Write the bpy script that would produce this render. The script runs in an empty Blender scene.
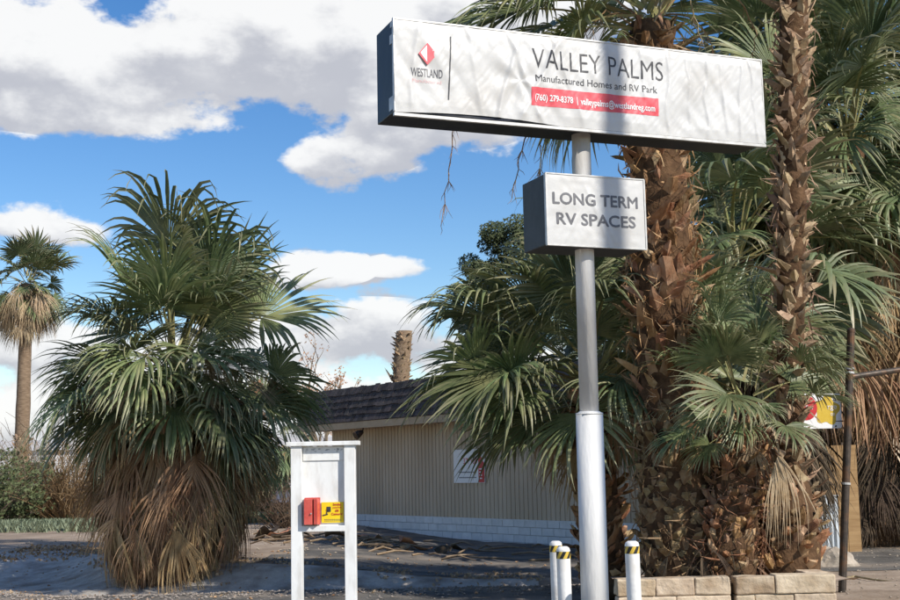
import bpy, bmesh, math, random
from mathutils import Vector, Matrix, Euler, noise

R = math.radians
SC = bpy.context.scene
COL = SC.collection

# ------------------------------------------------------------------ camera
EYE = Vector((0, 0, 1.6))
FPX = 1300.0                                   # focal length in pixels of the 900 px wide photograph
PITCH = math.atan(170 / FPX)
ROLL = 0.020
fwd = Vector((0, math.cos(PITCH), math.sin(PITCH)))
r0 = Vector((1, 0, 0)); u0 = Vector((0, -math.sin(PITCH), math.cos(PITCH)))
right = r0 * math.cos(ROLL) - u0 * math.sin(ROLL)
up = u0 * math.cos(ROLL) + r0 * math.sin(ROLL)
cam_d = bpy.data.cameras.new('camera')
cam = bpy.data.objects.new('camera', cam_d); COL.objects.link(cam)
m3 = Matrix((right, up, -fwd)).transposed()
cam.matrix_world = Matrix.Translation(EYE) @ m3.to_4x4()
cam_d.sensor_fit = 'HORIZONTAL'; cam_d.sensor_width = 36; cam_d.lens = 36 * FPX / 900
cam_d.clip_start = 0.1; cam_d.clip_end = 3000
SC.camera = cam

def ray(px, py): return fwd * FPX + right * (px - 450) + up * (300 - py)
def P(px, py, Y):
    d = ray(px, py); return EYE + d * (Y / d.y)
def G(px, py, z=0.0):
    d = ray(px, py); return EYE + d * ((z - EYE.z) / d.z)

# ------------------------------------------------------------------ world: sky with cumulus clouds, sun
SUN_EL = R(37); sh = Vector((0.75, -0.66, 0)).normalized()
SUN = Vector((sh.x * math.cos(SUN_EL), sh.y * math.cos(SUN_EL), math.sin(SUN_EL)))
W = bpy.data.worlds.new('World'); SC.world = W; W.use_nodes = True
W.cycles.sampling_method = 'MANUAL'; W.cycles.sample_map_resolution = 512
nt = W.node_tree; nt.nodes.clear()
def nd(t, **k):
    n = nt.nodes.new(t)
    for a, v in k.items(): setattr(n, a, v)
    return n
def mth(op, a, b=None, c=None, clamp=False):
    n = nd('ShaderNodeMath', operation=op, use_clamp=clamp)
    for i, v in enumerate((a, b, c)):
        if v is None: continue
        if isinstance(v, (int, float)): n.inputs[i].default_value = v
        else: nt.links.new(v, n.inputs[i])
    return n.outputs[0]
def sstep(v, a, b):
    n = nd('ShaderNodeMapRange', interpolation_type='SMOOTHSTEP')
    nt.links.new(v, n.inputs[0]); n.inputs[1].default_value = a; n.inputs[2].default_value = b
    return n.outputs[0]
sky = nd('ShaderNodeTexSky', sky_type='NISHITA', sun_disc=False)
sky.sun_elevation = SUN_EL; sky.sun_rotation = math.atan2(SUN.x, SUN.y)
sky.altitude = 0; sky.air_density = 1.0; sky.dust_density = 0.1; sky.ozone_density = 1.6
tc = nd('ShaderNodeTexCoord'); sep = nd('ShaderNodeSeparateXYZ'); nt.links.new(tc.outputs['Generated'], sep.inputs[0])
az = mth('ARCTAN2', sep.outputs[0], sep.outputs[1]); el = mth('ARCSINE', sep.outputs[2])
def cnoise(scale, detail, off=(0, 0, 0), rough=0.55, zs=1.7):
    mp = nd('ShaderNodeMapping'); nt.links.new(tc.outputs['Generated'], mp.inputs[0])
    mp.inputs['Scale'].default_value = (1, 1, zs); mp.inputs['Location'].default_value = off
    n = nd('ShaderNodeTexNoise'); nt.links.new(mp.outputs[0], n.inputs['Vector'])
    n.inputs['Scale'].default_value = scale; n.inputs['Detail'].default_value = detail; n.inputs['Roughness'].default_value = rough
    return n.outputs[0]
CLOUDS = [  # px, py, radius x, radius above, radius below, weight
    (25, 62, 120, 80, 66, 1), (150, 72, 110, 66, 62, 1), (262, 70, 130, 110, 64, 1.05), (345, 70, 105, 90, 70, 1),
    (410, 95, 70, 48, 62, .9), (322, 158, 62, 34, 34, .80), (380, 135, 60, 40, 40, .85), (462, 5, 62, 34, 40, .9), (120, 118, 150, 34, 24, .7),
    (45, 228, 70, 30, 20, .72), (300, 276, 60, 26, 16, .75), (338, 270, 42, 22, 16, .72), (396, 268, 44, 15, 10, .66), (360, 334, 130, 38, 46, .85),
    (25, 345, 120, 46, 50, .75), (255, 355, 110, 46, 50, .8), (60, 425, 190, 60, 40, .95), (320, 415, 190, 56, 40, .95), (520, 400, 160, 60, 40, .9), (560, 20, 90, 40, 40, .7), (470, 130, 60, 26, 20, .45)]
cl = []
for (px, py, rx, ra, rb, w) in CLOUDS:
    d = ray(px, py).normalized(); cl.append((math.atan2(d.x, d.y), math.asin(d.z), rx / FPX, ra / FPX, rb / FPX, w))
rc = random.Random(5)
for k in range(14):                              # unseen clouds added round the rest of the sky, enlarged for neutral fill light
    a = R(35) + k * R(21) + rc.uniform(-.1, .1)
    cl.append(((a + math.pi) % (2 * math.pi) - math.pi, rc.uniform(.12, .95), rc.uniform(.16, .34), rc.uniform(.10, .2), rc.uniform(.06, .11), rc.uniform(.8, 1)))
den = None; hsum = None; wsum = None
for (a, e, rx, ra, rb, w) in cl:
    dx = mth('DIVIDE', mth('SUBTRACT', az, a), rx)
    dy0 = mth('SUBTRACT', el, e)
    dyn = mth('MAXIMUM', mth('DIVIDE', dy0, ra), mth('DIVIDE', dy0, -rb))
    q = mth('SUBTRACT', 1.0, mth('SQRT', mth('ADD', mth('MULTIPLY', dx, dx), mth('MULTIPLY', dyn, dyn))))
    q = mth('MULTIPLY', mth('MAXIMUM', q, -1.0), w)
    den = q if den is None else mth('SMOOTH_MAX', den, q, 0.25)
    pos = mth('MAXIMUM', q, 0.0001)
    hh = mth('MULTIPLY', pos, mth('DIVIDE', dy0, ra))
    hsum = hh if hsum is None else mth('ADD', hsum, hh)
    wsum = pos if wsum is None else mth('ADD', wsum, pos)
hrel = mth('DIVIDE', hsum, wsum)                 # height within the cloud: grey flat bases, white tops
n1 = cnoise(7.0, 6.0); n2 = cnoise(7.0, 6.0, off=(SUN.x * .03, SUN.y * .03, SUN.z * .06))
nb = cnoise(24.0, 5.0, rough=.6)
nsum = mth('ADD', mth('MULTIPLY', mth('SUBTRACT', n1, .5), 1.9), mth('MULTIPLY', mth('SUBTRACT', nb, .5), 1.15))
dd = mth('ADD', den, nsum)
alpha = sstep(dd, 0.04, 0.30)
relief = mth('MULTIPLY', mth('SUBTRACT', n1, n2), 3.2)
lit = mth('ADD', mth('ADD', mth('MULTIPLY', hrel, 0.80), relief), mth('MULTIPLY', mth('SUBTRACT', nb, .5), 1.15))
litf = sstep(lit, -0.55, 0.36)
thin = sstep(dd, 0.75, 0.15)
litf = mth('MAXIMUM', litf, mth('MULTIPLY', mth('MULTIPLY', thin, sstep(hrel, -.35, .2)), .6))
ramp = nd('ShaderNodeMix', data_type='RGBA'); nt.links.new(litf, ramp.inputs[0])
ramp.inputs[6].default_value = (4.3, 4.4, 4.8, 1); ramp.inputs[7].default_value = (7.6, 7.6, 7.55, 1)
hs = nd('ShaderNodeHueSaturation'); nt.links.new(sky.outputs[0], hs.inputs['Color'])
hs.inputs['Hue'].default_value = 0.508; hs.inputs['Saturation'].default_value = 1.36; hs.inputs['Value'].default_value = 1.08
mx = nd('ShaderNodeMix', data_type='RGBA'); nt.links.new(mth('MULTIPLY', alpha, .96), mx.inputs[0])
nt.links.new(hs.outputs[0], mx.inputs[6]); nt.links.new(ramp.outputs[2], mx.inputs[7])
bg = nd('ShaderNodeBackground'); nt.links.new(mx.outputs[2], bg.inputs[0]); bg.inputs[1].default_value = 0.105
out = nd('ShaderNodeOutputWorld'); nt.links.new(bg.outputs[0], out.inputs[0])

sl = bpy.data.lights.new('sun', 'SUN'); sl.energy = 4.4; sl.angle = R(0.53); sl.color = (1, .945, .855)
so = bpy.data.objects.new('sun', sl); COL.objects.link(so); so.rotation_euler = SUN.to_track_quat('Z', 'Y').to_euler()
so.location = (20, -10, 30)
vs = SC.view_settings
vs.view_transform = 'Standard'; vs.look = 'None'; vs.exposure = 0.3; vs.gamma = 1.0; vs.use_curve_mapping = False
SC.render.engine = 'CYCLES'
SC.cycles.use_denoising = True; SC.cycles.use_adaptive_sampling = True; SC.cycles.adaptive_threshold = .02
SC.cycles.max_bounces = 5; SC.cycles.diffuse_bounces = 3; SC.cycles.transmission_bounces = 3; SC.cycles.transparent_max_bounces = 4

# ------------------------------------------------------------------ materials
MATS = {}
def mat(name, c1, c2=None, rough=.7, scale=6, detail=5, bump=0, bscale=None, spec=.35, rand=0, stretch=(1, 1, 1), c3=None, s3=1.2,
        trans=0, lo=.35, hi=.65, metal=0, tip=None):
    """noise-mottled principled material; rand = value change from object to object"""
    m = bpy.data.materials.new(name); m.use_nodes = True
    t = m.node_tree; N = t.nodes; L = t.links; b = N['Principled BSDF']
    b.inputs['Roughness'].default_value = rough; b.inputs['Specular IOR Level'].default_value = spec
    b.inputs['Metallic'].default_value = metal
    tcn = N.new('ShaderNodeTexCoord'); mp = N.new('ShaderNodeMapping'); L.new(tcn.outputs['Object'], mp.inputs[0])
    mp.inputs['Scale'].default_value = stretch
    oi = N.new('ShaderNodeObjectInfo')
    if rand:
        vm = N.new('ShaderNodeVectorMath'); vm.operation = 'SCALE'; vm.inputs[0].default_value = (37, 17, 53); L.new(oi.outputs['Random'], vm.inputs['Scale'])
        L.new(vm.outputs[0], mp.inputs['Location'])
    nz = N.new('ShaderNodeTexNoise'); L.new(mp.outputs[0], nz.inputs['Vector'])
    nz.inputs['Scale'].default_value = scale; nz.inputs['Detail'].default_value = detail; nz.inputs['Roughness'].default_value = .6
    mr = N.new('ShaderNodeMapRange'); L.new(nz.outputs[0], mr.inputs[0]); mr.inputs[1].default_value = lo; mr.inputs[2].default_value = hi
    mixn = N.new('ShaderNodeMix'); mixn.data_type = 'RGBA'; L.new(mr.outputs[0], mixn.inputs[0])
    mixn.inputs[6].default_value = (*c1, 1); mixn.inputs[7].default_value = (*(c2 or c1), 1)
    colr = mixn.outputs[2]
    if c3:
        nz3 = N.new('ShaderNodeTexNoise'); L.new(mp.outputs[0], nz3.inputs['Vector']); nz3.inputs['Scale'].default_value = s3; nz3.inputs['Detail'].default_value = 6
        mr3 = N.new('ShaderNodeMapRange'); L.new(nz3.outputs[0], mr3.inputs[0]); mr3.inputs[1].default_value = .48; mr3.inputs[2].default_value = .66
        m3n = N.new('ShaderNodeMix'); m3n.data_type = 'RGBA'; L.new(mr3.outputs[0], m3n.inputs[0]); L.new(colr, m3n.inputs[6]); m3n.inputs[7].default_value = (*c3, 1)
        colr = m3n.outputs[2]
    if rand:
        hv = N.new('ShaderNodeHueSaturation'); L.new(colr, hv.inputs['Color'])
        r1 = N.new('ShaderNodeMapRange'); L.new(oi.outputs['Random'], r1.inputs[0]); r1.inputs[3].default_value = 1 - rand; r1.inputs[4].default_value = 1 + rand
        L.new(r1.outputs[0], hv.inputs['Value'])
        f2 = N.new('ShaderNodeMath'); f2.operation = 'MULTIPLY'; f2.inputs[1].default_value = 7.31; L.new(oi.outputs['Random'], f2.inputs[0])
        f3 = N.new('ShaderNodeMath'); f3.operation = 'FRACT'; L.new(f2.outputs[0], f3.inputs[0])
        r2 = N.new('ShaderNodeMapRange'); L.new(f3.outputs[0], r2.inputs[0]); r2.inputs[3].default_value = .5 - rand * .05; r2.inputs[4].default_value = .5 + rand * .05
        L.new(r2.outputs[0], hv.inputs['Hue'])
        colr = hv.outputs[0]
    if tip:                                      # dry leaf tips: 'tip' runs 0 to 1 along each segment
        at = N.new('ShaderNodeAttribute'); at.attribute_name = 'tip'
        rt = N.new('ShaderNodeMapRange'); L.new(at.outputs['Fac'], rt.inputs[0]); rt.inputs[1].default_value = .62; rt.inputs[2].default_value = 1.0; rt.inputs[4].default_value = .9
        mt_ = N.new('ShaderNodeMix'); mt_.data_type = 'RGBA'; L.new(rt.outputs[0], mt_.inputs[0]); L.new(colr, mt_.inputs[6]); mt_.inputs[7].default_value = (*tip, 1); colr = mt_.outputs[2]
    L.new(colr, b.inputs['Base Color'])
    if bump:
        n2 = N.new('ShaderNodeTexNoise'); L.new(mp.outputs[0], n2.inputs['Vector']); n2.inputs['Scale'].default_value = bscale or scale * 4; n2.inputs['Detail'].default_value = 6
        bp = N.new('ShaderNodeBump'); bp.inputs['Strength'].default_value = min(1, bump); bp.inputs['Distance'].default_value = .02; L.new(n2.outputs[0], bp.inputs['Height'])
        L.new(bp.outputs[0], b.inputs['Normal'])
    if trans:
        tr = N.new('ShaderNodeBsdfTranslucent'); L.new(colr, tr.inputs[0])
        ms = N.new('ShaderNodeMixShader'); ms.inputs[0].default_value = trans
        o = N['Material Output']; L.new(b.outputs[0], ms.inputs[1]); L.new(tr.outputs[0], ms.inputs[2]); L.new(ms.outputs[0], o.inputs[0])
    MATS[name] = m
    return m
mat('blade', (.108, .148, .06), (.185, .228, .10), .45, 5, rand=.34, trans=.26, spec=.5, c3=(.27, .29, .13), s3=2.2, tip=(.36, .335, .19))
mat('blade_far', (.10, .135, .06), (.165, .195, .09), .45, 5, rand=.3, trans=.18, spec=.45, tip=(.33, .28, .16))
mat('petiole', (.21, .23, .09), (.30, .24, .11), .45, 8, rand=.15)
mat('dry', (.30, .185, .095), (.52, .36, .205), .8, 7, rand=.3, trans=.15, spec=.2, stretch=(1, 1, .3), c3=(.21, .12, .06), s3=3)
mat('dry_pale', (.36, .26, .15), (.52, .41, .27), .8, 9, rand=.25, trans=.2, spec=.2)
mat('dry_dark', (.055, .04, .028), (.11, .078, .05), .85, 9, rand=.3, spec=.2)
mat('boot', (.19, .088, .038), (.37, .21, .105), .8, 9, rand=.32, spec=.2, bump=.5, stretch=(1, 1, .5), c3=(.45, .31, .19), s3=5)
mat('boot_worn', (.165, .105, .055), (.31, .225, .125), .85, 8, rand=.28, spec=.2, bump=.5)
mat('boot_pale', (.24, .15, .085), (.46, .34, .22), .85, 8, rand=.3, spec=.2, bump=.5)
mat('trunk', (.055, .03, .016), (.14, .08, .042), .9, 7, bump=.8, spec=.15)
mat('trunk_grey', (.17, .115, .075), (.29, .21, .14), .9, 6, bump=.8, spec=.15, stretch=(1, 1, 5))
mat('bark', (.09, .065, .045), (.16, .12, .09), .9, 9, bump=.6)
mat('twig_tan', (.20, .15, .105), (.34, .27, .19), .9, 5)
mat('leaf_rust', (.42, .20, .10), (.55, .33, .2), .8, 3, trans=.3)
mat('pine_leaf', (.045, .065, .028), (.11, .125, .055), .7, 1.2, trans=.12)
mat('bush_leaf', (.075, .10, .04), (.15, .17, .075), .7, 2, trans=.2)
mat('weed_leaf', (.15, .19, .12), (.28, .31, .20), .7, 3, trans=.2)
mat('dirt', (.27, .205, .15), (.40, .32, .25), .95, 1.3, 9, bump=.9, bscale=9, spec=.1, c3=(.20, .15, .11), s3=.35)
mat('asphalt', (.075, .069, .062), (.16, .147, .13), .9, 2.2, 8, bump=1, bscale=34, spec=.25, c3=(.25, .21, .17), s3=.9)
mat('concrete', (.33, .30, .265), (.50, .46, .41), .9, 4, 10, bump=.8, bscale=26, spec=.15, c3=(.22, .18, .145), s3=1.6)
mat('road_far', (.30, .28, .26), (.38, .36, .33), .9, 1, 6)
mat('gravel_stone', (.22, .19, .16), (.42, .37, .32), .9, 20, rand=.3)
mat('white_paint', (.74, .73, .71), (.84, .83, .81), .45, 7, 7, bump=.15, bscale=30, spec=.4, c3=(.66, .63, .58), s3=4, lo=.3, hi=.7)
mat('board_white', (.74, .74, .72), (.82, .82, .80), .5, 9, 7, bump=.05, bscale=40, c3=(.64, .625, .59), s3=11, stretch=(1, 1, .35))
mat('pole_paint', (.60, .59, .57), (.71, .70, .68), .62, 5, 9, bump=.25, bscale=30, spec=.3, c3=(.47, .44, .40), s3=3.5, stretch=(1, 1, .25))
mat('banner', (.55, .545, .53), (.61, .605, .59), .42, 3, 6, spec=.45, bump=.12, bscale=12, c3=(.51, .495, .47), s3=2.5, trans=.05)
mat('cabinet', (.014, .016, .022), (.03, .034, .042), .5, 5, 7, c3=(.015, .02, .04), s3=2)
mat('cabinet_grey', (.03, .032, .034), (.05, .052, .055), .55, 5, 7)
mat('frame_alu', (.42, .41, .39), (.58, .57, .55), .45, 12, metal=.3)
mat('ink', (.035, .035, .04), (.06, .06, .065), .5, 30)
mat('ink_grey', (.10, .10, .11), (.14, .14, .15), .5, 30)
mat('print_red', (.62, .075, .095), (.70, .11, .13), .45, 20)
mat('print_red_faded', (.72, .42, .42), (.78, .55, .54), .5, 30)
mat('print_white', (.82, .81, .80), None, .5)
mat('yellow', (.80, .56, .01), (.86, .63, .02), .45, 12)
mat('ochre', (.60, .40, .035), (.66, .46, .06), .5, 12)
mat('sign_red', (.50, .025, .03), (.56, .04, .045), .5, 12)
mat('box_red', (.52, .065, .05), (.62, .11, .085), .4, 14, spec=.5)
mat('box_red_dark', (.20, .015, .015), None, .6)
mat('tape_black', (.02, .02, .02), None, .5)
mat('tape_yellow', (.62, .42, .06), None, .5)
mat('steel_dark', (.05, .042, .036), (.095, .075, .06), .55, 14, metal=.5, c3=(.16, .085, .045), s3=6)
mat('siding', (.50, .40, .29), (.57, .465, .345), .75, 1.2, 7, stretch=(1, 1, .3), c3=(.46, .365, .26), s3=.7)
mat('fascia', (.36, .27, .175), (.42, .325, .22), .7, 3)
mat('block_white', (.62, .63, .64), (.72, .73, .74), .7, 5, 7, bump=.3, rand=.05)
mat('mortar', (.40, .40, .40), (.48, .48, .48), .9, 8)
mat('shake', (.040, .033, .032), (.085, .07, .066), .85, 9, 6, rand=.42, bump=.6, stretch=(3, 3, .6), spec=.25)
mat('roof_deck', (.025, .022, .022), None, .9)
mat('flashing', (.40, .42, .44), (.55, .57, .58), .5, 6)
mat('planter_stone', (.47, .37, .26), (.62, .51, .38), .9, 5, 9, bump=.9, bscale=14, rand=.1, c3=(.36, .26, .17), s3=2.6, spec=.15)
mat('planter_mortar', (.40, .33, .25), (.48, .40, .31), .95, 9, bump=.6)
mat('wood_board', (.30, .18, .08), (.42, .27, .13), .8, 4, stretch=(.4, 1, 4))
mat('corrugated', (.36, .39, .42), (.48, .51, .53), .5, 4, metal=.2)
mat('rock', (.28, .23, .18), (.42, .36, .29), .9, 4, 8, bump=.8)
mat('trailer_wall', (.60, .60, .60), (.68, .67, .66), .7, 2)
mat('trailer_skirt', (.10, .11, .16), (.14, .15, .20), .7, 2)
mat('trailer_roof', (.42, .40, .38), (.5, .48, .46), .7, 2)
mat('glass_dark', (.03, .04, .05), None, .1, spec=.6)
mat('orange_husk', (.50, .20, .09), (.66, .34, .18), .7, 8, rand=.15)
mat('pole_wood', (.12, .085, .06), (.2, .15, .11), .9, 5, stretch=(1, 1, .2))

# ------------------------------------------------------------------ helpers
def link(o, parent=None):
    COL.objects.link(o)
    if parent: o.parent = parent
    return o
def meshobj(name, me, parent=None, m=None, loc=None):
    o = bpy.data.objects.new(name, me)
    if m and not me.materials: me.materials.append(MATS[m])
    if loc is not None: o.location = loc
    return link(o, parent)
def pyd(name, v, f, m=None, parent=None, loc=None, smooth=False, mi=None, mats=None):
    me = bpy.data.meshes.new(name); me.from_pydata([tuple(x) for x in v], [], f)
    if mats:
        for a in mats: me.materials.append(MATS[a])
    if mi: me.polygons.foreach_set('material_index', mi)
    if smooth: me.polygons.foreach_set('use_smooth', [True] * len(me.polygons))
    me.update()
    return meshobj(name, me, parent, m, loc)
def tag(o, label, cat=None, group=None, kind=None):
    if label: o['label'] = label
    if cat: o['category'] = cat
    if group: o['group'] = group
    if kind: o['kind'] = kind
    return o
def empty(name, loc, label=None, cat=None, group=None, rz=0):
    o = bpy.data.objects.new(name, None); o.empty_display_size = .2; link(o); o.location = loc; o.rotation_euler = (0, 0, rz)
    return tag(o, label, cat, group)
class MB:
    def __init__(s): s.v = []; s.f = []; s.mi = []
    def add(s, v, f, k=0):
        b = len(s.v); s.v += [Vector(x) for x in v]; s.f += [tuple(i + b for i in q) for q in f]; s.mi += [k] * len(f)
    def box(s, c, d, k=0, rot=None):
        x, y, z = (a / 2 for a in d); c = Vector(c)
        v = [Vector((i * x, j * y, l * z)) for i in (-1, 1) for j in (-1, 1) for l in (-1, 1)]
        if rot: v = [rot @ a for a in v]
        s.add([a + c for a in v], [(0, 1, 3, 2), (4, 6, 7, 5), (0, 4, 5, 1), (2, 3, 7, 6), (0, 2, 6, 4), (1, 5, 7, 3)], k)
    def tube(s, pts, rad, n=6, k=0, cap=True):
        pts = [Vector(p) for p in pts]; b = len(s.v)
        rad = rad if isinstance(rad, (list, tuple)) else [rad] * len(pts)
        for i, p in enumerate(pts):
            t = (pts[min(i + 1, len(pts) - 1)] - pts[max(i - 1, 0)])
            if t.length < 1e-6: t = Vector((0, 0, 1))
            t.normalize(); a = Vector((1, 0, 0)) if abs(t.x) < .8 else Vector((0, 1, 0))
            x = t.cross(a).normalized(); y = t.cross(x)
            for j in range(n):
                q = 2 * math.pi * j / n; s.v.append(p + (x * math.cos(q) + y * math.sin(q)) * rad[i])
        for i in range(len(pts) - 1):
            for j in range(n):
                s.f.append((b + i * n + j, b + i * n + (j + 1) % n, b + (i + 1) * n + (j + 1) % n, b + (i + 1) * n + j)); s.mi.append(k)
        if cap:
            s.f.append(tuple(b + j for j in range(n))[::-1]); s.mi.append(k)
            e = b + (len(pts) - 1) * n; s.f.append(tuple(e + j for j in range(n))); s.mi.append(k)
    def build(s, name, m, parent=None, loc=None, smooth=False, bevel=0):
        ms = m if isinstance(m, list) else [m]
        o = pyd(name, s.v, s.f, None, parent, loc, smooth, s.mi, ms)
        if bevel:
            bm = bmesh.new(); bm.from_mesh(o.data); bmesh.ops.remove_doubles(bm, verts=bm.verts, dist=1e-5)
            bmesh.ops.bevel(bm, geom=list(bm.edges), offset=bevel, segments=2, profile=.6, affect='EDGES'); bm.to_mesh(o.data); bm.free()
        return o
def lerp(a, b, t): return a + (b - a) * t
def interp(x, xs, ys):
    if x <= xs[0]: return ys[0]
    for i in range(len(xs) - 1):
        if x <= xs[i + 1]:
            t = (x - xs[i]) / (xs[i + 1] - xs[i]); t = t * t * (3 - 2 * t); return lerp(ys[i], ys[i + 1], t)
    return ys[-1]
def sm(t): t = max(0., min(1., t)); return t * t * (3 - 2 * t)

# ------------------------------------------------------------------ ground
SWX = [-16, -7.4, -4.9, -4.0, -2.2, 0, 4]; SWC = [23.8, 22.0, 19.5, 19.15, 19.0, 18.7, 18.4]; SWH = [3.2, 2.8, 1.75, 1.4, 1.0, .75, .6]
def zg(x, y):
    if y > 60 or abs(x) > 30 or y < 2: return 0.0
    c = interp(x, SWX, SWC); h = interp(x, SWX, SWH)
    fade = sm((6 - x) / 3)
    z = -.16 * sm(1.15 - abs(y - c) / h) * fade
    off = sm((abs(y - c) / h - .8) * 3)
    z += off * .018 * noise.noise(Vector((x * .8, y * .8, 0))) + .010 * noise.noise(Vector((x * 2.7, y * 2.7, 3)))
    z += .24 * sm((y - c + h * .35) / (h * 1.3)) * sm((.6 - x) / 3.5) * sm((46 - y) / 12)
    if y < c - h: z += .05 * sm((c - h - y) / .5) * sm((y - 11) / 4)
    edge = sm((30 - abs(x)) / 6) * sm((60 - y) / 10) * sm((y - 2) / 4)
    return z * edge
def sheet(name, xs, ys, zf, m, keep=None):
    v = [Vector((x, y, zf(x, y))) for y in ys for x in xs]; nx = len(xs); f = []
    for j in range(len(ys) - 1):
        for i in range(nx - 1):
            if keep is None or keep((xs[i] + xs[i + 1]) / 2, (ys[j] + ys[j + 1]) / 2): f.append((j * nx + i, j * nx + i + 1, (j + 1) * nx + i + 1, (j + 1) * nx + i))
    return tag(pyd(name, v, f, m, smooth=True), None, kind='structure')
def rng_(a, b, s): n = int(round((b - a) / s)); return [a + (b - a) * i / n for i in range(n + 1)]
gx = [-1500, -400, -120, -60, -30] + rng_(-14, 14, .22) + [30, 60, 120, 400, 1500]
gy = [-300, -60, -10, 2] + rng_(6, 30, .2) + rng_(31, 60, 1.2) + [80, 120, 250, 600, 2200]
sheet('ground', gx, gy, zg, 'dirt')
# gravelly parking apron in front of the swale, concrete swale, far road: thin sheets above the dirt
def apron_edge(x): return interp(x, SWX, SWC) - interp(x, SWX, SWH) + .12 * noise.noise(Vector((x * 1.3, 0, 5))) - .1
sheet('gravel_apron', rng_(-14, 9, .23), rng_(7, 21.5, .16), lambda x, y: zg(x, y) + .005, 'asphalt',
      lambda x, y: y < apron_edge(x) and not (x > 1.6 and y > 13.4) and not (x > 5.2 and y > 10))
def swale():
    v = []; f = []; n = 12; xs = rng_(-14, 1.2, .2)
    for x in xs:
        c = interp(x, SWX, SWC); h = interp(x, SWX, SWH)
        for j in range(n + 1):
            y = c - h * .98 + 2 * h * .98 * j / n + .05 * noise.noise(Vector((x * 2, j * .1, 9)))
            v.append(Vector((x, y, zg(x, y) + .012)))
    for i in range(len(xs) - 1):
        for j in range(n): f.append((i * (n + 1) + j, (i + 1) * (n + 1) + j, (i + 1) * (n + 1) + j + 1, i * (n + 1) + j + 1))
    return tag(pyd('concrete_gutter', v, f, 'concrete', smooth=True), None, kind='structure')
swale()
# shaded wet asphalt drive in front of the building
sheet('driveway', rng_(-3.4, 9, .3), rng_(19.6, 33, .3), lambda x, y: zg(x, y) + .006, 'asphalt',
      lambda x, y: y > interp(x, SWX, SWC) + interp(x, SWX, SWH) + .15 and x > -3.2 + .08 * (y - 20) + .3 * noise.noise(Vector((0, y, 2))) and x * .83 + y * .56 < 19.0 + 1.2)
sheet('road', [-60, -20, 0, 30, 90], [46, 50, 54], lambda x, y: .006, 'road_far')

# ------------------------------------------------------------------ palms: shared leaf meshes
ZV = Vector((0, 0, 1))
def frond_mesh(name, pitch, pl, Rr, nseg, A, droop, bend, fold, seed, mats, wave=.0, pet_w=.028, split=.56, scatter=.13):
    rg = random.Random(seed); v = []; f = []; mi = []; tipv = []
    n = 6; p = Vector((0, 0, 0)); rows = []
    for k in range(n + 1):
        a = pitch - bend * (k / n) ** 1.4
        w = lerp(pet_w, pet_w * .5, k / n)
        D = Vector((math.cos(a), 0, math.sin(a))); N = Vector((-math.sin(a), 0, math.cos(a)))
        rows.append(len(v)); v += [p + Vector((0, w, 0)) + N * w * .3, p - N * w * .5, p - Vector((0, w, 0)) + N * w * .3]
        if k < n: p = p + D * (pl / n)
    for k in range(n):
        for j in range(3):
            f.append((rows[k] + j, rows[k] + (j + 1) % 3, rows[k + 1] + (j + 1) % 3, rows[k + 1] + j)); mi.append(1)
    tipv += [0.0] * len(v)
    S = Vector((0, 1, 0)); da = 2 * A / (nseg - 1)
    ts = [.03, .2, split * .7, split, lerp(split, 1, .28), lerp(split, 1, .55), lerp(split, 1, .8), 1.0]
    for i in range(nseg):
        a = -A + da * i
        L = Rr * (.70 + .30 * math.cos(a * .75)) * rg.uniform(.86, 1.08)
        d0 = (D * math.cos(a) + S * math.sin(a) + N * fold * abs(math.sin(a))).normalized()
        dr = droop * rg.uniform(.45, 1.5)
        lat = rg.gauss(0, scatter); tw = rg.gauss(0, wave)
        if rg.random() < .12: dr *= 1.8
        pos = p.copy(); pt = 0; base = len(v); dryk = rg.choice((-.25, -.1, 0, .05, .2))
        wmax = 2 * split * L * math.tan(da / 2) * 1.04
        for t in ts:
            q = max(0, t - .25)
            d = d0 + (-ZV) * dr * (.35 * t + 6.0 * max(0, t - .42) ** 1.9) + S * (lat * q * 2 + tw * math.sin(t * 9 + i) * q)
            d.normalize(); pos = pos + d * (L * (t - pt)); pt = t
            side = N.cross(d)
            if side.length < .15: side = S.cross(d)
            side.normalize(); nn = d.cross(side).normalized()
            if nn.dot(N) < 0 and t < .5: nn = -nn
            w = wmax * (t / split) if t <= split else wmax * max(.04, 1 - ((t - split) / (1 - split)) ** 1.15)
            jo = 0 if t <= split else tw * .02
            v += [pos + side * w * .5 + S * jo, pos + nn * w * .24 + S * jo, pos - side * w * .5 + S * jo]; tipv += [max(0, t + (dryk if t > .2 else 0))] * 3
        for k in range(len(ts) - 1):
            b = base + k * 3
            f += [(b, b + 1, b + 4, b + 3), (b + 1, b + 2, b + 5, b + 4)]; mi += [0, 0]
    me = bpy.data.meshes.new(name); me.from_pydata([tuple(x) for x in v], [], f)
    for a in mats: me.materials.append(MATS[a])
    me.polygons.foreach_set('material_index', mi)
    me.attributes.new('tip', 'FLOAT', 'POINT').data.foreach_set('value', tipv); me.update()
    return me
PITCHES = [80, 60, 40, 20, 0, -20, -42, -62]
GREEN = {}; GREENF = {}
for ip, pd in enumerate(PITCHES):
    GREEN[pd] = []; GREENF[pd] = []
    for s in range(3):
        bend = R([8, 16, 26, 32, 30, 26, 18, 10][ip] * random.Random(ip * 7 + s).uniform(.7, 1.3))
        args = dict(pitch=R(pd), pl=1.0 + .1 * s, Rr=1.08, nseg=46, A=R(118 - 8 * s), droop=(.14 if pd > 50 else .26 if pd > 10 else .50) + .2 * s, bend=bend, fold=.18 + .12 * s, seed=100 + ip * 10 + s)
        me = frond_mesh('frond', mats=['blade', 'petiole'], **args)
        GREEN[pd].append(me)
        args['nseg'] = 30
        GREENF[pd].append(frond_mesh('frond', mats=['blade_far', 'petiole'], **args))
DEAD = []; DEADP = []; DEADD = []
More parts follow.
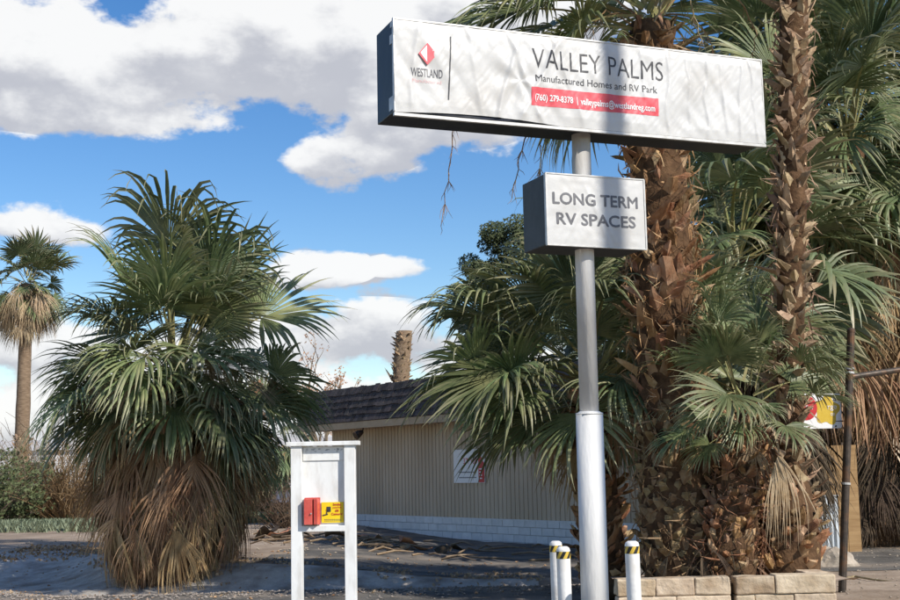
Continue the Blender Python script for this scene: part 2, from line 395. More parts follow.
for s in range(6):
    a = dict(pitch=R(-30 - 6 * s), pl=.55, Rr=1.15, nseg=26, A=R(42 + 8 * (s % 3)), droop=2.2, bend=R(48 - 5 * s), fold=.3, seed=300 + s, wave=.3, pet_w=.03, split=.35, scatter=.22)
    DEAD.append(frond_mesh('dead_frond', mats=['dry', 'dry'], **a))
    DEADP.append(frond_mesh('dead_frond', mats=['dry_pale', 'dry_pale'], **a))
    DEADD.append(frond_mesh('dead_frond', mats=['dry_dark', 'dry_dark'], **a))

def boot_mesh(name, w, h, outw, seed, m, tipw=.25, curl=.3):
    rg = random.Random(seed); v = []; f = []; nr = 5
    for layer in (0, 1):
        for r in range(nr):
            t = r / (nr - 1)
            ww = w * (1 - (1 - tipw) * t ** .8) * .5
            x = .0 + outw * t ** 1.4 - curl * .1 * t ** 4 - layer * .018 * (1 - .6 * t)
            for j in (-1, 0, 1):
                jit = rg.uniform(-.012, .012) * (t > .3)
                z = h * t * (1 - .10 * abs(j)) + jit * 1.3
                v.append(Vector((x + (.0 if j == 0 else -.055 * (1 - .3 * t)) * (w / .16) + jit, j * ww + (jit if t == 1 else 0), z)))
    n = nr * 3
    for r in range(nr - 1):
        for j in range(2):
            a = r * 3 + j; f.append((a, a + 1, a + 4, a + 3)); f.append((n + a + 1, n + a, n + a + 3, n + a + 4))
        f.append((r * 3, r * 3 + 3, n + r * 3 + 3, n + r * 3)); f.append((r * 3 + 2, n + r * 3 + 2, n + r * 3 + 5, r * 3 + 5))
    e = (nr - 1) * 3
    f += [(e, e + 1, n + e + 1, n + e), (e + 1, e + 2, n + e + 2, n + e + 1)]
    me = bpy.data.meshes.new(name); me.from_pydata([tuple(x) for x in v], [], f); me.materials.append(MATS[m]); me.update()
    return me
B_TAT = [boot_mesh('leaf_base', .22, .20 + .05 * (s % 2), .13 + .05 * (s % 3), 20 + s, 'boot', .20 + .25 * (s % 2), .5) for s in range(5)]
B_WORN = [boot_mesh('leaf_base', .23, .15, .07 + .03 * (s % 3), 40 + s, 'boot_worn', .5, .5) for s in range(4)]
B_PALE = [boot_mesh('leaf_base', .17, .18, .09 + .04 * (s % 3), 60 + s, 'boot_pale', .3, .3) for s in range(5)]
B_CURL = [boot_mesh('leaf_base', .17, .16 + .05 * (s % 2), .15 + .05 * (s % 3), 80 + s, 'boot', .45, .9) for s in range(5)]

def stalk_mesh(name, L, seed, m='dry'):
    rg = random.Random(seed); b = MB(); pts = []; p = Vector((0, 0, 0)); a = R(50)
    for k in range(12):
        pts.append(p.copy()); p = p + Vector((math.cos(a), rg.uniform(-.05, .05), math.sin(a))) * (L / 11); a = max(R(-86), a - R(17))
    b.tube(pts, [.013 * (1 - .06 * k) for k in range(12)], 4)
    for k in range(5, 12):
        for q in range(5):
            s0 = pts[k]; d = Vector((rg.uniform(-.4, .4), rg.uniform(-.4, .4), -1)).normalized(); ll = rg.uniform(.10, .32)
            b.tube([s0, s0 + d * ll * .5 + Vector((rg.uniform(-.03, .03), rg.uniform(-.03, .03), 0)), s0 + d * ll + Vector((0, 0, -.05))], [.004, .004, .002], 3, cap=False)
    me = bpy.data.meshes.new(name); me.from_pydata([tuple(x) for x in b.v], [], b.f); me.materials.append(MATS[m]); me.update(); return me
STALK = [stalk_mesh('flower_stalk', 2.0 + .3 * s, 500 + s) for s in range(3)]

def trunk_part(root, H, rads, lean, m, seed, nseg=20, rough=.02):
    """tapered trunk in the root's space; returns axis and radius functions of the height fraction"""
    hs = [q[0] for q in rads]; rr = [q[1] for q in rads]
    def ax(t): return Vector((lean[0] * t + lean[2] * t * t, lean[1] * t, H * t)) if len(lean) > 2 else Vector((lean[0] * t, lean[1] * t, H * t))
    def rad(t): return interp(t, hs, rr)
    n = 14; v = []; f = []
    for k in range(nseg + 1):
        t = k / nseg
        for j in range(n):
            a = 2 * math.pi * j / n; r = rad(t) + rough * noise.noise(Vector((a * 2, t * 9, seed)))
            v.append(ax(t) + Vector((math.cos(a) * r, math.sin(a) * r, -.25 if k == 0 else 0)))
    for k in range(nseg):
        for j in range(n): f.append((k * n + j, k * n + (j + 1) % n, (k + 1) * n + (j + 1) % n, (k + 1) * n + j))
    f.append(tuple(nseg * n + j for j in range(n)))
    return pyd('trunk', v, f, m, root, smooth=True), ax, rad
def leaf_bases(root, trunk, ax, rad, H, zones, seed, limit=300):
    """zones: (t0, t1, row step m, number round, meshes, scale, inward shift)"""
    rg = random.Random(seed); lst = []
    for (t0, t1, step, nr, meshes, scl, sink) in zones:
        z = t0 * H; row = 0
        while z < t1 * H:
            for j in range(nr):
                a = 2 * math.pi * (j + .5 * (row % 2)) / nr + rg.gauss(0, .10)
                t = min(1, max(0, (z + rg.gauss(0, .02)) / H)); rd = Vector((math.cos(a), math.sin(a), 0))
                loc = ax(t) + rd * (rad(t) - sink)
                s = scl * rg.uniform(.62, 1.32)
                mt = Matrix.Translation(loc) @ Euler((rg.gauss(0, .38), rg.gauss(.08, .2), a + rg.gauss(0, .3))).to_matrix().to_4x4() @ Matrix.Diagonal((s, s, s * rg.uniform(.85, 1.2), 1))
                wl = root.location + loc; vd = (EYE - wl); vd.z = 0; fac = rd.dot(vd.normalized())
                pr = wl - EYE; d = pr.dot(fwd); yy = 300 - pr.dot(up) / d * FPX; onscr = -10 < yy < 610
                lst.append((fac - (0 if onscr else 3), rg.choice(meshes), mt))
            z += step; row += 1
    lst.sort(key=lambda q: -q[0])
    for (fc, me, mt) in lst[:limit]:
        if fc < -.25: break
        o = bpy.data.objects.new('leaf_base', me); link(o, trunk); o.matrix_local = mt
    rest = [q for i, q in enumerate(lst) if i >= limit or q[0] < -.25]
    if rest:
        b = MB()
        for (_, me, mt) in rest: b.add([mt @ x.co for x in me.vertices], [tuple(p.vertices) for p in me.polygons])
        o = b.build('leaf_base_cover', rest[0][1].materials[0].name, trunk); o['kind'] = 'stuff'
def trunk_fibre(root, ax, rad, t0, t1, n, seed, m='boot'):
    rg = random.Random(seed); b = MB()
    for k in range(n):
        t = rg.uniform(t0, t1); a = rg.uniform(0, 6.283); rd = Vector((math.cos(a), math.sin(a), 0)); tg = Vector((-rd.y, rd.x, 0))
        o = ax(t) + rd * (rad(t) + rg.uniform(.02, .09)); L = rg.uniform(.08, .30); d = (tg * rg.gauss(0, .6) + ZV * rg.gauss(-.1, .7) + rd * rg.uniform(-.1, .5)).normalized() * L
        w = tg.cross(d).normalized() * rg.uniform(.003, .010); mid = o + d * .5 + rd * rg.uniform(0, .03) - ZV * .02
        b.add([o - w, o + w, mid + w, mid - w, o + d - ZV * .03], [(0, 1, 2, 3), (3, 2, 4)])
    q = b.build('fibre', m, root); q['kind'] = 'stuff'
def add_fronds(root, top, specs, seed, meshes, name='frond', lim=None):
    """specs: (count, pitch low, pitch high, scale, yaw centre, yaw half range) ; pitch picks the nearest shared mesh"""
    rg = random.Random(seed); g = rg.uniform(0, 6.28)
    for (cnt, p0, p1, scl, yc, yr) in specs:
        for k in range(cnt):
            g += 2.39996
            yaw = (g + rg.gauss(0, .15)) if yr >= 179 else R(yc + (2 * ((k + .5) / cnt) - 1) * yr) + rg.gauss(0, .12)
            pt = rg.uniform(p0, p1); key = min(PITCHES, key=lambda q: abs(q - pt))
            me = rg.choice(meshes[key])
            o = bpy.data.objects.new(name, me); link(o, root)
            s = scl * rg.uniform(.66, 1.2)
            o.location = Vector(top) + Vector((math.cos(yaw) * .12, math.sin(yaw) * .12, rg.uniform(-.2, .15) + .25 * math.sin(R(pt))))
            o.rotation_euler = Euler((rg.gauss(0, .36), R(key - pt) + rg.gauss(0, .08), yaw), 'XYZ'); o.scale = (s, s, s)
def add_skirt(root, ax, rad, H, rows, seed, meshes):
    """rows: (height m, count, scale, tilt offset deg, radius extra)"""
    rg = random.Random(seed)
    for (z, cnt, scl, tilt, ex) in rows:
        for k in range(cnt):
            yaw = 2 * math.pi * (k + rg.random()) / cnt
            o = bpy.data.objects.new('dead_frond', rg.choice(meshes)); link(o, root)
            zz = z + rg.gauss(0, .10); t = min(1, zz / H); s = scl * rg.uniform(.82, 1.15)
            o.location = ax(t) + Vector((math.cos(yaw), math.sin(yaw), 0)) * (rad(t) * .8 + ex) + Vector((0, 0, zz - H * t))
            o.rotation_euler = Euler((rg.gauss(0, .2), R(tilt) + rg.gauss(0, .12), yaw), 'XYZ'); o.scale = (s, s, s)
def add_one(root, me, name, loc, yaw, tilt=0, s=1, roll=0):
    o = bpy.data.objects.new(name, me); link(o, root); o.location = loc; o.rotation_euler = Euler((roll, tilt, yaw), 'XYZ'); o.scale = (s, s, s); return o

# --- low bushy palm with the straw skirt (left)
p = P(171, 580, 20.45); p.z = zg(p.x, p.y)
root = empty('fan_palm', p, 'short bushy fan palm with a straw skirt down to the ground beside the concrete gutter', 'palm tree')
tr, ax, rad = trunk_part(root, 3.0, [(0, .42), (1, .34)], (0.05, 0), 'trunk', 1)
add_fronds(root, (0.05, 0, 2.95), [
    (9, 66, 88, 1.22, 0, 180), (13, 44, 70, 1.2, 0, 180), (15, 16, 50, 1.08, 0, 180), (16, -10, 26, 1.08, 0, 180), (17, -26, 4, 1.04, 0, 180), (14, -42, -20, .88, 0, 180)], 11, GREEN)
add_skirt(root, ax, rad, 3.0, [(2.75, 22, .95, -4, .34), (2.4, 30, 1.02, 2, .40), (2.05, 34, 1.02, 8, .42), (1.75, 36, 1.0, 14, .48), (1.45, 34, 1.0, 17, .50), (1.15, 30, .9, 18, .46), (.85, 22, .8, 18, .38)], 12, DEAD)
add_skirt(root, ax, rad, 3.0, [(2.95, 9, .62, -35, .75), (3.35, 7, .5, -30, .55)], 13, DEADP)
for k, yw in enumerate((-2.6, -1.9, -1.1, -.4, .3)): add_one(root, STALK[k % 3], 'flower_stalk', Vector((0, 0, 3.1)), yw, 0, .75)

# --- tall palm behind the sign, in the planter
p = P(688, 575, 14.9); p.z = 0.0
zt = P(650, 24, 14.9); H = zt.z
root = empty('fan_palm', p, 'tall fan palm with thick shaggy trunk rising behind the big sign', 'palm tree')
tr, ax, rad = trunk_part(root, H, [(0, .46), (.1, .47), (.28, .41), (.6, .345), (.9, .30), (1, .24)], (zt.x - p.x - .12, 0, .12), 'trunk', 2, 30)
leaf_bases(root, tr, ax, rad, H, [(.06, .33, .09, 17, B_WORN, .82, .0), (.33, .97, .15, 10, B_TAT, 1.1, .02)], 21, 300)
trunk_fibre(tr, ax, rad, .06, .36, 500, 24, 'boot_worn'); trunk_fibre(tr, ax, rad, .33, .97, 1100, 25)
top = ax(1)
add_fronds(root, top, [(12, 62, 86, 1.2, 0, 180), (12, 36, 62, 1.15, 0, 180), (6, 5, 30, 1.1, 150, 90), (6, -20, 5, 1.05, 150, 80)], 22, GREEN)
for (yw, ti, s) in ((R(188), .25, 1.0), (R(205), -.1, .95), (R(165), .1, 1.0), (R(2), .35, .72)):
    add_one(root, GREEN[-20][int(s * 10) % 3], 'frond', top + Vector((0, 0, -.1)), yw, ti, s)
for (yw, s) in ((R(172), .72), (R(20), .75)): add_one(root, STALK[0], 'flower_stalk', top + Vector((0, 0, -.05)), yw, 0, s)
def hanging_stalk(path, Y, seed, r0=.014, n=34, mt='dry', hair=.22):
    rg = random.Random(seed); b = MB(); ctl = [P(x, y, Y + .05 * k) - root.location for k, (x, y) in enumerate(path)]; pts = []
    for i in range(len(ctl) - 1):
        for q in range(5): pts.append(ctl[i].lerp(ctl[i + 1], q / 5) + Vector((rg.gauss(0, .012), rg.gauss(0, .012), 0)))
    pts.append(ctl[-1]); m_ = len(pts)
    b.tube(pts, [lerp(r0, r0 * .3, k / m_) for k in range(m_)], 4)
    for k in range(n):
        i = rg.randint(m_ // 2, m_ - 1); d = Vector((rg.gauss(0, .35), rg.gauss(0, .35), -1)).normalized() * hair * rg.uniform(.4, 1); o = pts[i]
        b.tube([o, o + d * .5 + Vector((rg.gauss(0, .02), 0, 0)), o + d], [.004, .004, .0015], 3, cap=False)
    b.build('flower_stalk', mt, root)
hanging_stalk([(645, 22), (590, -22), (520, -18), (470, 40), (455, 110), (449, 170), (441, 226)], 15.1, 1)
hanging_stalk([(640, 26), (600, 2), (560, 30), (535, 100), (522, 150), (512, 198)], 15.3, 2, .016, 30)
hanging_stalk([(640, 28), (605, 10), (570, 50), (545, 120), (538, 180)], 15.5, 3, .016, 40, hair=.3)
hanging_stalk([(655, 20), (690, -20), (740, 0), (756, 30), (752, 54)], 15.1, 4, .016, 12)
hanging_stalk([(655, 22), (670, -20), (690, 0), (700, 40), (698, 90)], 14.6, 5, .012, 30, 'dry_pale')

# --- slender palm in the planter with swollen shaggy foot
p = P(786, 572, 14.75); p.z = 0.0
H = 14.5; zt = P(794, 20, 14.75)
root = empty('fan_palm', p, 'slender palm with a thin pale shaggy trunk and swollen foot at the planter end', 'palm tree')
tr, ax, rad = trunk_part(root, H, [(0, .34), (.05, .36), (.08, .26), (.115, .15), (.482, .165), (.49, .115), (1, .11)], ((zt.x - p.x) / zt.z * H, 0), 'trunk', 3, 60)
leaf_bases(root, tr, ax, rad, H, [(.03, .085, .09, 13, B_CURL, .85, .03), (.085, .484, .125, 7, B_PALE, 1.12, .02)], 31, 300)
trunk_fibre(tr, ax, rad, .09, .48, 350, 34, 'boot_pale')
add_one(root, B_CURL[0], 'dark_stub', ax(.487) + Vector((-.09, -.06, -.12)), R(200), .5, .9).data = boot_mesh('dark_stub', .12, .30, .18, 5, 'dry_dark', .3, .9)
add_fronds(root, ax(1), [(10, 55, 84, 1.1, 0, 180), (12, 20, 50, 1.1, 0, 180), (14, -20, 18, 1.05, 0, 180), (10, -50, -22, 1, 0, 180)], 32, GREEN)
add_skirt(root, ax, rad, H, [(H - .3, 10, .9, 0, .1)], 33, DEAD)

# --- small palm in the planter, between the tall and the slender one
p = P(722, 574, 14.45); p.z = 0.0
H = 1.85; zt = P(745, 412, 14.45); H = zt.z
root = empty('fan_palm', p, 'small fan palm with a rusty brown shaggy trunk in the stone planter', 'palm tree')
tr, ax, rad = trunk_part(root, H, [(0, .30), (.3, .30), (.6, .24), (1, .18)], (zt.x - p.x, 0), 'trunk', 4)
leaf_bases(root, tr, ax, rad, H, [(.2, .97, .085, 11, B_CURL, .85, .03)], 41, 220)
trunk_fibre(tr, ax, rad, .2, .97, 500, 44)
add_fronds(root, ax(1), [(6, 60, 86, .58, 0, 180), (8, 30, 62, .58, 0, 180), (10, 5, 34, .58, 205, 140), (4, -18, 5, .5, 200, 70)], 45, GREEN)
add_one(root, DEADP[3], 'dead_frond', ax(1) + Vector((.18, -.16, -.02)), R(-60), .15, .88)
add_one(root, DEADP[1], 'dead_frond', ax(1) + Vector((.02, -.14, -.1)), R(-100), .3, .5)
for k in range(9): add_one(root, DEADD[k % 6] if k % 3 else DEAD[k % 6], 'dead_frond', ax(.3) + Vector((math.cos(k) * .2, math.sin(k) * .2, -.05)), R(180 + 34 * k), -.1, .42)

# --- palm behind the sign pole, fans spreading to the left
p = P(604, 560, 16.6); p.z = 0.0
zt = P(592, 388, 16.6); H = zt.z
root = empty('fan_palm', p, 'fan palm spreading wide green fans in front of the tan building, behind the sign pole', 'palm tree')
tr, ax, rad = trunk_part(root, H, [(0, .30), (1, .2)], (zt.x - p.x, 0), 'trunk', 5)
leaf_bases(root, tr, ax, rad, H, [(.05, .97, .12, 11, B_CURL, 1.0, .03)], 51, 200)
add_fronds(root, ax(1), [(8, 62, 84, .98, 0, 180), (11, 38, 58, 1.0, 0, 180), (11, 12, 34, .98, 0, 180), (7, -12, 10, .9, 0, 180), (5, -38, -14, .75, 0, 180),
    (3, -14, 2, 1.05, 185, 30), (5, 14, 30, 1.12, 185, 40), (5, 40, 55, 1.1, 180, 50), (4, 20, 50, .95, -10, 50)], 52, GREEN)
add_skirt(root, ax, rad, H, [(H - .2, 9, .7, 0, .1)], 53, DEAD)

# --- palm behind the tall trunk, filling the gap to the slender trunk
p = P(716, 560, 17.4); p.z = 0.0
zt = P(716, 400, 17.4); H = zt.z
root = empty('fan_palm', p, 'mid height fan palm set back between the tall shaggy trunk and the slender one', 'palm tree')
tr, ax, rad = trunk_part(root, H, [(0, .30), (1, .22)], (0, 0), 'trunk', 6)
leaf_bases(root, tr, ax, rad, H, [(.1, .97, .14, 10, B_WORN, 1.0, .02)], 61, 120)
add_fronds(root, ax(1), [(8, 62, 84, 1.0, 0, 180), (9, 38, 58, .95, 90, 150), (9, 10, 34, .9, 80, 110), (7, -25, 8, .85, 60, 90)], 62, GREEN)
add_skirt(root, ax, rad, H, [(H - .1, 14, .9, 0, .1), (H - .6, 12, .8, 0, .1)], 63, DEAD)

# --- palms of the grove at right
p = P(868, 552, 25.5); p.z = 0.0
H = P(880, 150, 25.5).z
root = empty('fan_palm', p, 'big old palm with a thick hanging straw skirt behind the dark steel post', 'palm tree')
tr, ax, rad = trunk_part(root, H, [(0, .75), (.2, .5), (1, .4)], (0.1, 0), 'trunk', 7)
add_fronds(root, ax(1), [(8, 55, 84, 1.7, 0, 180), (14, 20, 52, 1.75, 0, 180), (18, -10, 18, 1.75, 0, 180), (16, -40, -12, 1.55, 0, 180), (6, -60, -42, 1.4, 0, 180), (6, -50, -30, 1.6, 215, 60)], 72, GREEN)
add_skirt(root, ax, rad, H, [(7.0, 22, 1.6, 0, .7), (6.3, 26, 1.6, 2, .8), (5.6, 28, 1.6, 2, .85), (4.9, 30, 1.55, 2, .85), (4.2, 30, 1.45, 3, .8), (3.6, 26, 1.3, 3, .65)], 73, DEAD)
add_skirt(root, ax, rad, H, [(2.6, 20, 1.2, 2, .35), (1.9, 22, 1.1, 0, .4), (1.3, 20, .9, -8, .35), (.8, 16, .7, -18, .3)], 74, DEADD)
p = P(985, 556, 31.0); p.z = 0.0
H = P(985, 150, 31.0).z
root = empty('fan_palm', p, 'old straw-skirted palm past the gate arm, beside the dirt yard', 'palm tree')
tr, ax, rad = trunk_part(root, H, [(0, .7), (.2, .5), (1, .4)], (0, 0), 'trunk', 8)
add_fronds(root, ax(1), [(8, 50, 84, 1.6, 0, 180), (14, 0, 48, 1.7, 0, 180), (22, -60, -4, 1.6, 0, 180)], 82, GREEN)
add_skirt(root, ax, rad, H, [(5.6, 22, 1.6, 0, .5), (4.9, 24, 1.55, 2, .55), (4.2, 24, 1.5, 2, .55), (3.5, 24, 1.35, 2, .5)], 83, DEAD)
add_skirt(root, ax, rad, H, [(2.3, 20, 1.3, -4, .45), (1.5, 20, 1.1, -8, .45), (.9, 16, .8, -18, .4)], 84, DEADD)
p = P(748, 556, 22.5); p.z = 0.0
H = P(748, 262, 22.5).z
root = empty('fan_palm', p, 'dense dark palm crown filling the gap between the tall and slender trunks', 'palm tree')
tr, ax, rad = trunk_part(root, H, [(0, .5), (1, .35)], (0, 0), 'trunk', 9)
add_fronds(root, ax(1), [(8, 50, 80, 1.35, 0, 180), (16, 8, 46, 1.45, 0, 180), (22, -40, 5, 1.4, 0, 180), (18, -64, -40, 1.3, 0, 180)], 92, GREENF)
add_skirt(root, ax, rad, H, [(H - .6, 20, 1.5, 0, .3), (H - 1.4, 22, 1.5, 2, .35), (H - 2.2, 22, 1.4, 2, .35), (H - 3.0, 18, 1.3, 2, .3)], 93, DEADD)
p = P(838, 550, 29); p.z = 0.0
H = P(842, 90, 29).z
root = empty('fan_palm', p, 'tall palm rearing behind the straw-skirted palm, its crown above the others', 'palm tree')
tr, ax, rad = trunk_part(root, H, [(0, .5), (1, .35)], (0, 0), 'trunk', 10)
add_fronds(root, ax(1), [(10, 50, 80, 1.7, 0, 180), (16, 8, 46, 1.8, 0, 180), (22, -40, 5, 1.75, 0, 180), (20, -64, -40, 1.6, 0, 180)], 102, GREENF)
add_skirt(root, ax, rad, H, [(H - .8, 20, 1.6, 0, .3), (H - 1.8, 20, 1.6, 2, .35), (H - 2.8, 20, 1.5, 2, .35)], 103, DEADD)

# --- tall single palm far left, and the far palm seen beside the short one
p = P(19, 522, 44); p.z = 0.0
H = P(22, 284, 44).z
root = empty('fan_palm', p, 'tall lone palm with a smooth tan trunk beyond the dry bushes', 'palm tree')
tr, ax, rad = trunk_part(root, H, [(0, .32), (.3, .24), (1, .20)], (.1, 0), 'trunk_grey', 14, 40, .03)
leaf_bases(root, tr, ax, rad, H, [(.02, .36, .22, 9, B_PALE, 1.1, .02)], 141, 120)
add_fronds(root, ax(1), [(12, 50, 84, .85, 0, 180), (12, 15, 48, .8, 0, 180), (12, -20, 12, .78, 0, 180), (10, -50, -24, .75, 0, 180)], 142, GREENF)
add_skirt(root, ax, rad, H, [(H - .1, 18, 1.0, -10, .15), (H - .5, 18, .9, 0, .15), (H - .9, 14, .7, 0, .1)], 143, DEADP)
p = P(263, 507, 58); p.z = 0.0
H = P(263, 440, 58).z
root = empty('fan_palm', p, 'distant palm with knobbly pale trunk in front of the trailer', 'palm tree')
tr, ax, rad = trunk_part(root, H, [(0, .36), (1, .32)], (0, 0), 'trunk', 15)
leaf_bases(root, tr, ax, rad, H, [(.02, .98, .3, 8, B_PALE, 1.5, .02)], 151, 90)
add_fronds(root, ax(1), [(8, 40, 80, 1.5, 0, 180), (14, -30, 30, 1.5, 0, 180)], 152, GREENF)
add_skirt(root, ax, rad, H, [(H, 20, 1.4, 0, .3), (H - .6, 18, 1.3, 0, .3)], 153, DEAD)
# --- headless palm stump behind the roof
p = P(398, 520, 42); p.z = 0.0
zt = P(404, 331, 42); H = zt.z
root = empty('palm_stump', p, 'headless ringed palm trunk sticking up behind the shake roof', 'palm tree')
tr, ax, rad = trunk_part(root, H, [(0, .33), (.8, .27), (1, .25)], (zt.x - p.x - .25, 0, .25), 'trunk_grey', 16, 40, .03)
leaf_bases(root, tr, ax, rad, H, [(.5, .985, .17, 9, B_PALE, .85, .0)], 161, 170)
pyd('side_stub', [(-.3, -.1, 0), (-.18, -.1, 0), (-.2, .1, 0), (-.3, .1, 0), (-.52, -.04, .45), (-.4, -.04, .3), (-.4, .04, .3), (-.5, .04, .42)],
    [(0, 1, 5, 4), (1, 2, 6, 5), (2, 3, 7, 6), (3, 0, 4, 7), (4, 5, 6, 7), (3, 2, 1, 0)], 'bark', root, loc=(.15, 0, H * .735))

# ------------------------------------------------------------------ other trees and bushes
def branch(b, p, d, L, r, depth, rg, tips, gnarl=.35, shrink=.72, kids=(2, 3), upb=.12):
    pts = [p]; q = p.copy(); dd = d.copy()
    for k in range(4):
        dd = (dd + Vector((rg.gauss(0, gnarl * .3), rg.gauss(0, gnarl * .3), rg.gauss(0, gnarl * .2) + upb * .3))).normalized(); q = q + dd * (L / 4); pts.append(q.copy())
    b.tube(pts, [lerp(r, r * .6, k / 4) for k in range(5)], 5 if depth > 1 else 3, cap=False)
    if depth == 0: tips.append((q, dd)); return
    for k in range(rg.randint(*kids)):
        nd_ = (dd + Vector((rg.gauss(0, .55), rg.gauss(0, .55), rg.gauss(.1, .4)))).normalized()
        branch(b, pts[rg.choice((2, 3, 4))], nd_, L * shrink * rg.uniform(.8, 1.2), r * .6, depth - 1, rg, tips, gnarl, shrink, kids, upb)
def leaf_cloud(b, c, rx, rz, n, s, rg, flat=.0):
    for k in range(n):
        while True:
            q = Vector((rg.uniform(-1, 1), rg.uniform(-1, 1), rg.uniform(-1, 1)))
            if .2 < q.length < 1: break
        q = q * (q.length ** -.35)
        pos = c + Vector((q.x * rx, q.y * rx, q.z * rz)); a = Vector((rg.gauss(0, 1), rg.gauss(0, 1), rg.gauss(0, 1))).normalized(); e = a.orthogonal().normalized() * s * rg.uniform(.3, .6); l = a * s * rg.uniform(.7, 1.3)
        b.add([pos - e, pos + l * .5 - e * .4 + e, pos + l, pos + e], [(0, 1, 2, 3)])
# dark evergreen behind the roof
rg = random.Random(77)
p = P(520, 520, 46); p.z = 0
root = empty('evergreen_tree', p, 'dark rounded evergreen tree rising behind the building roof', 'tree')
b = MB(); tips = []
branch(b, Vector((0, 0, 0)), Vector((0, 0, 1)), 4.0, .32, 3, rg, tips); b.build('trunk', 'bark', root)
b = MB()
for (px, py, rr) in ((480, 268, .75), (500, 240, .8), (525, 232, .9), (548, 236, .8), (470, 286, .6), (492, 285, .9), (515, 262, 1.0), (540, 262, 1.0), (565, 262, 1.0), (468, 322, .5), (485, 318, .8), (505, 305, 1), (530, 300, 1), (560, 300, 1), (590, 285, 1.0), (500, 345, .9), (530, 340, 1.1), (570, 335, 1.1), (610, 310, 1.1), (600, 350, 1.1), (478, 345, .5), (620, 270, .8), (590, 250, .7), (640, 330, 1)):
    c = P(px, py, 46 + rg.uniform(-1.2, 1.2)) - p
    for s in range(5):
        cc = c + Vector((rg.gauss(0, .35), rg.gauss(0, .5), rg.gauss(0, .3))) * rr
        leaf_cloud(b, cc, rr * .62, rr * .5, 330, .14, rg)
b.build('crown', 'pine_leaf', root)
# bare tree with rusty leaves behind the roof, thin bare tree beside the evergreen
def bare_tree(px, py, Y, Ht, seed, label, leaves, r=.1, depth=4, L=.35):
    rg = random.Random(seed); p = P(px, py, Y); p.z = 0
    root = empty('bare_tree', p, label, 'tree'); b = MB(); tips = []
    branch(b, Vector((0, 0, 0)), Vector((0, 0, 1)), Ht * L, r, depth, rg, tips, .4, .70, (3, 4), .25)
    b.build('trunk', 'twig_tan', root)
    if leaves:
        lb = MB()
        for (q, d) in tips:
            if q.z > Ht * .45: leaf_cloud(lb, q, .16, .16, leaves, .11, rg)
        lb.build('crown', 'leaf_rust', root)
bare_tree(345, 520, 43, 6.6, 5, 'leafless tree with a few rusty leaves above the roof edge', 7, L=.34)
bare_tree(466, 520, 44, 6.8, 8, 'thin bare twiggy tree beside the dark evergreen', 0, .07, L=.36)
def dry_bush(px, Y, Hh, wd, n, seed, label, m, leafm=None, nl=0, name='dry_bush'):
    rg = random.Random(seed); p = P(px, 525, Y); p.z = 0
    root = empty(name, p, label, 'bush'); b = MB(); lb = MB()
    for k in range(n):
        a = rg.uniform(0, 6.28); sp = abs(rg.gauss(0, .5)); d = Vector((math.cos(a) * sp, math.sin(a) * sp, 1)).normalized(); pts = [Vector((math.cos(a) * .15, math.sin(a) * .15, -.05))]
        L = Hh * rg.uniform(.55, 1.05)
        for q in range(5):
            d = (d + Vector((rg.gauss(0, .13) + math.cos(a) * .05 * wd, rg.gauss(0, .13) + math.sin(a) * .05 * wd, rg.gauss(-.04, .08)))).normalized(); pts.append(pts[-1] + d * L / 5)
        b.tube(pts, [.022, .018, .014, .011, .008, .004], 3, cap=False)
        for q in range(3):
            s0 = pts[rg.randint(2, 5)]; e = s0 + Vector((rg.gauss(0, .3), rg.gauss(0, .3), rg.gauss(.1, .25)))
            b.tube([s0, (s0 + e) / 2 + Vector((0, 0, .05)), e], [.009, .007, .004], 3, cap=False)
            if nl: leaf_cloud(lb, e, .22, .2, nl, .14, rg)
    b.build('stems', m, root)
    if nl: lb.build('foliage', leafm, root)
dry_bush(72, 38.5, 3.5, 1.3, 230, 31, 'large dry brown bush behind the green ground cover', 'dry')
dry_bush(46, 40, 3.7, 1.1, 150, 32, 'dry tan bush by the lone tall palm', 'twig_tan')
dry_bush(14, 39, 2.6, 1.3, 80, 33, 'olive green leafy bush under the lone tall palm', 'bark', 'bush_leaf', 12, 'leafy_bush')
dry_bush(30, 42, 1.7, 1.3, 60, 36, 'low leafy bush behind the olive green one', 'bark', 'bush_leaf', 12, 'leafy_bush')
dry_bush(290, 33, 1.5, 1.1, 70, 34, 'tangled dark brush at the corner of the building', 'dry_dark')
dry_bush(108, 41, 1.4, 1.2, 80, 35, 'dark brown brush behind the straw skirt of the short palm', 'dry_dark')
dry_bush(-14, 37, 2.4, 1.4, 80, 37, 'leafy bush at the end of the hedge', 'bark', 'bush_leaf', 14, 'leafy_bush')
def tufts(name, label, region, n, hgt, m, seed):
    rg = random.Random(seed); b = MB()
    for k in range(n):
        x, y = region(rg); z = zg(x, y)
        for q in range(9):
            a = rg.uniform(0, 6.28); l = hgt * rg.uniform(.4, 1); o = Vector((x + rg.gauss(0, .09), y + rg.gauss(0, .09), z - .01)); d = Vector((math.cos(a) * .6, math.sin(a) * .6, 1)); s = Vector((-math.sin(a), math.cos(a), 0)) * .022
            b.add([o - s, o + s, o + d * l * .6 + s * 1.4, o + d * l + Vector((0, 0, -.1 * l))], [(0, 1, 2, 3)])
    o = b.build(name, m); tag(o, label, 'plants', kind='stuff')
tufts('ground_cover', 'grey green ground cover along the foot of the dry bushes', lambda g: (g.uniform(-12.5, -7.6) + 0, g.gauss(35.2, .8)), 800, .36, 'weed_leaf', 1)
tufts('weeds', 'green weeds growing beside the far road', lambda g: (g.uniform(-12, -4), g.choice((g.uniform(38, 44), g.uniform(55.5, 58)))), 700, .45, 'bush_leaf', 2)
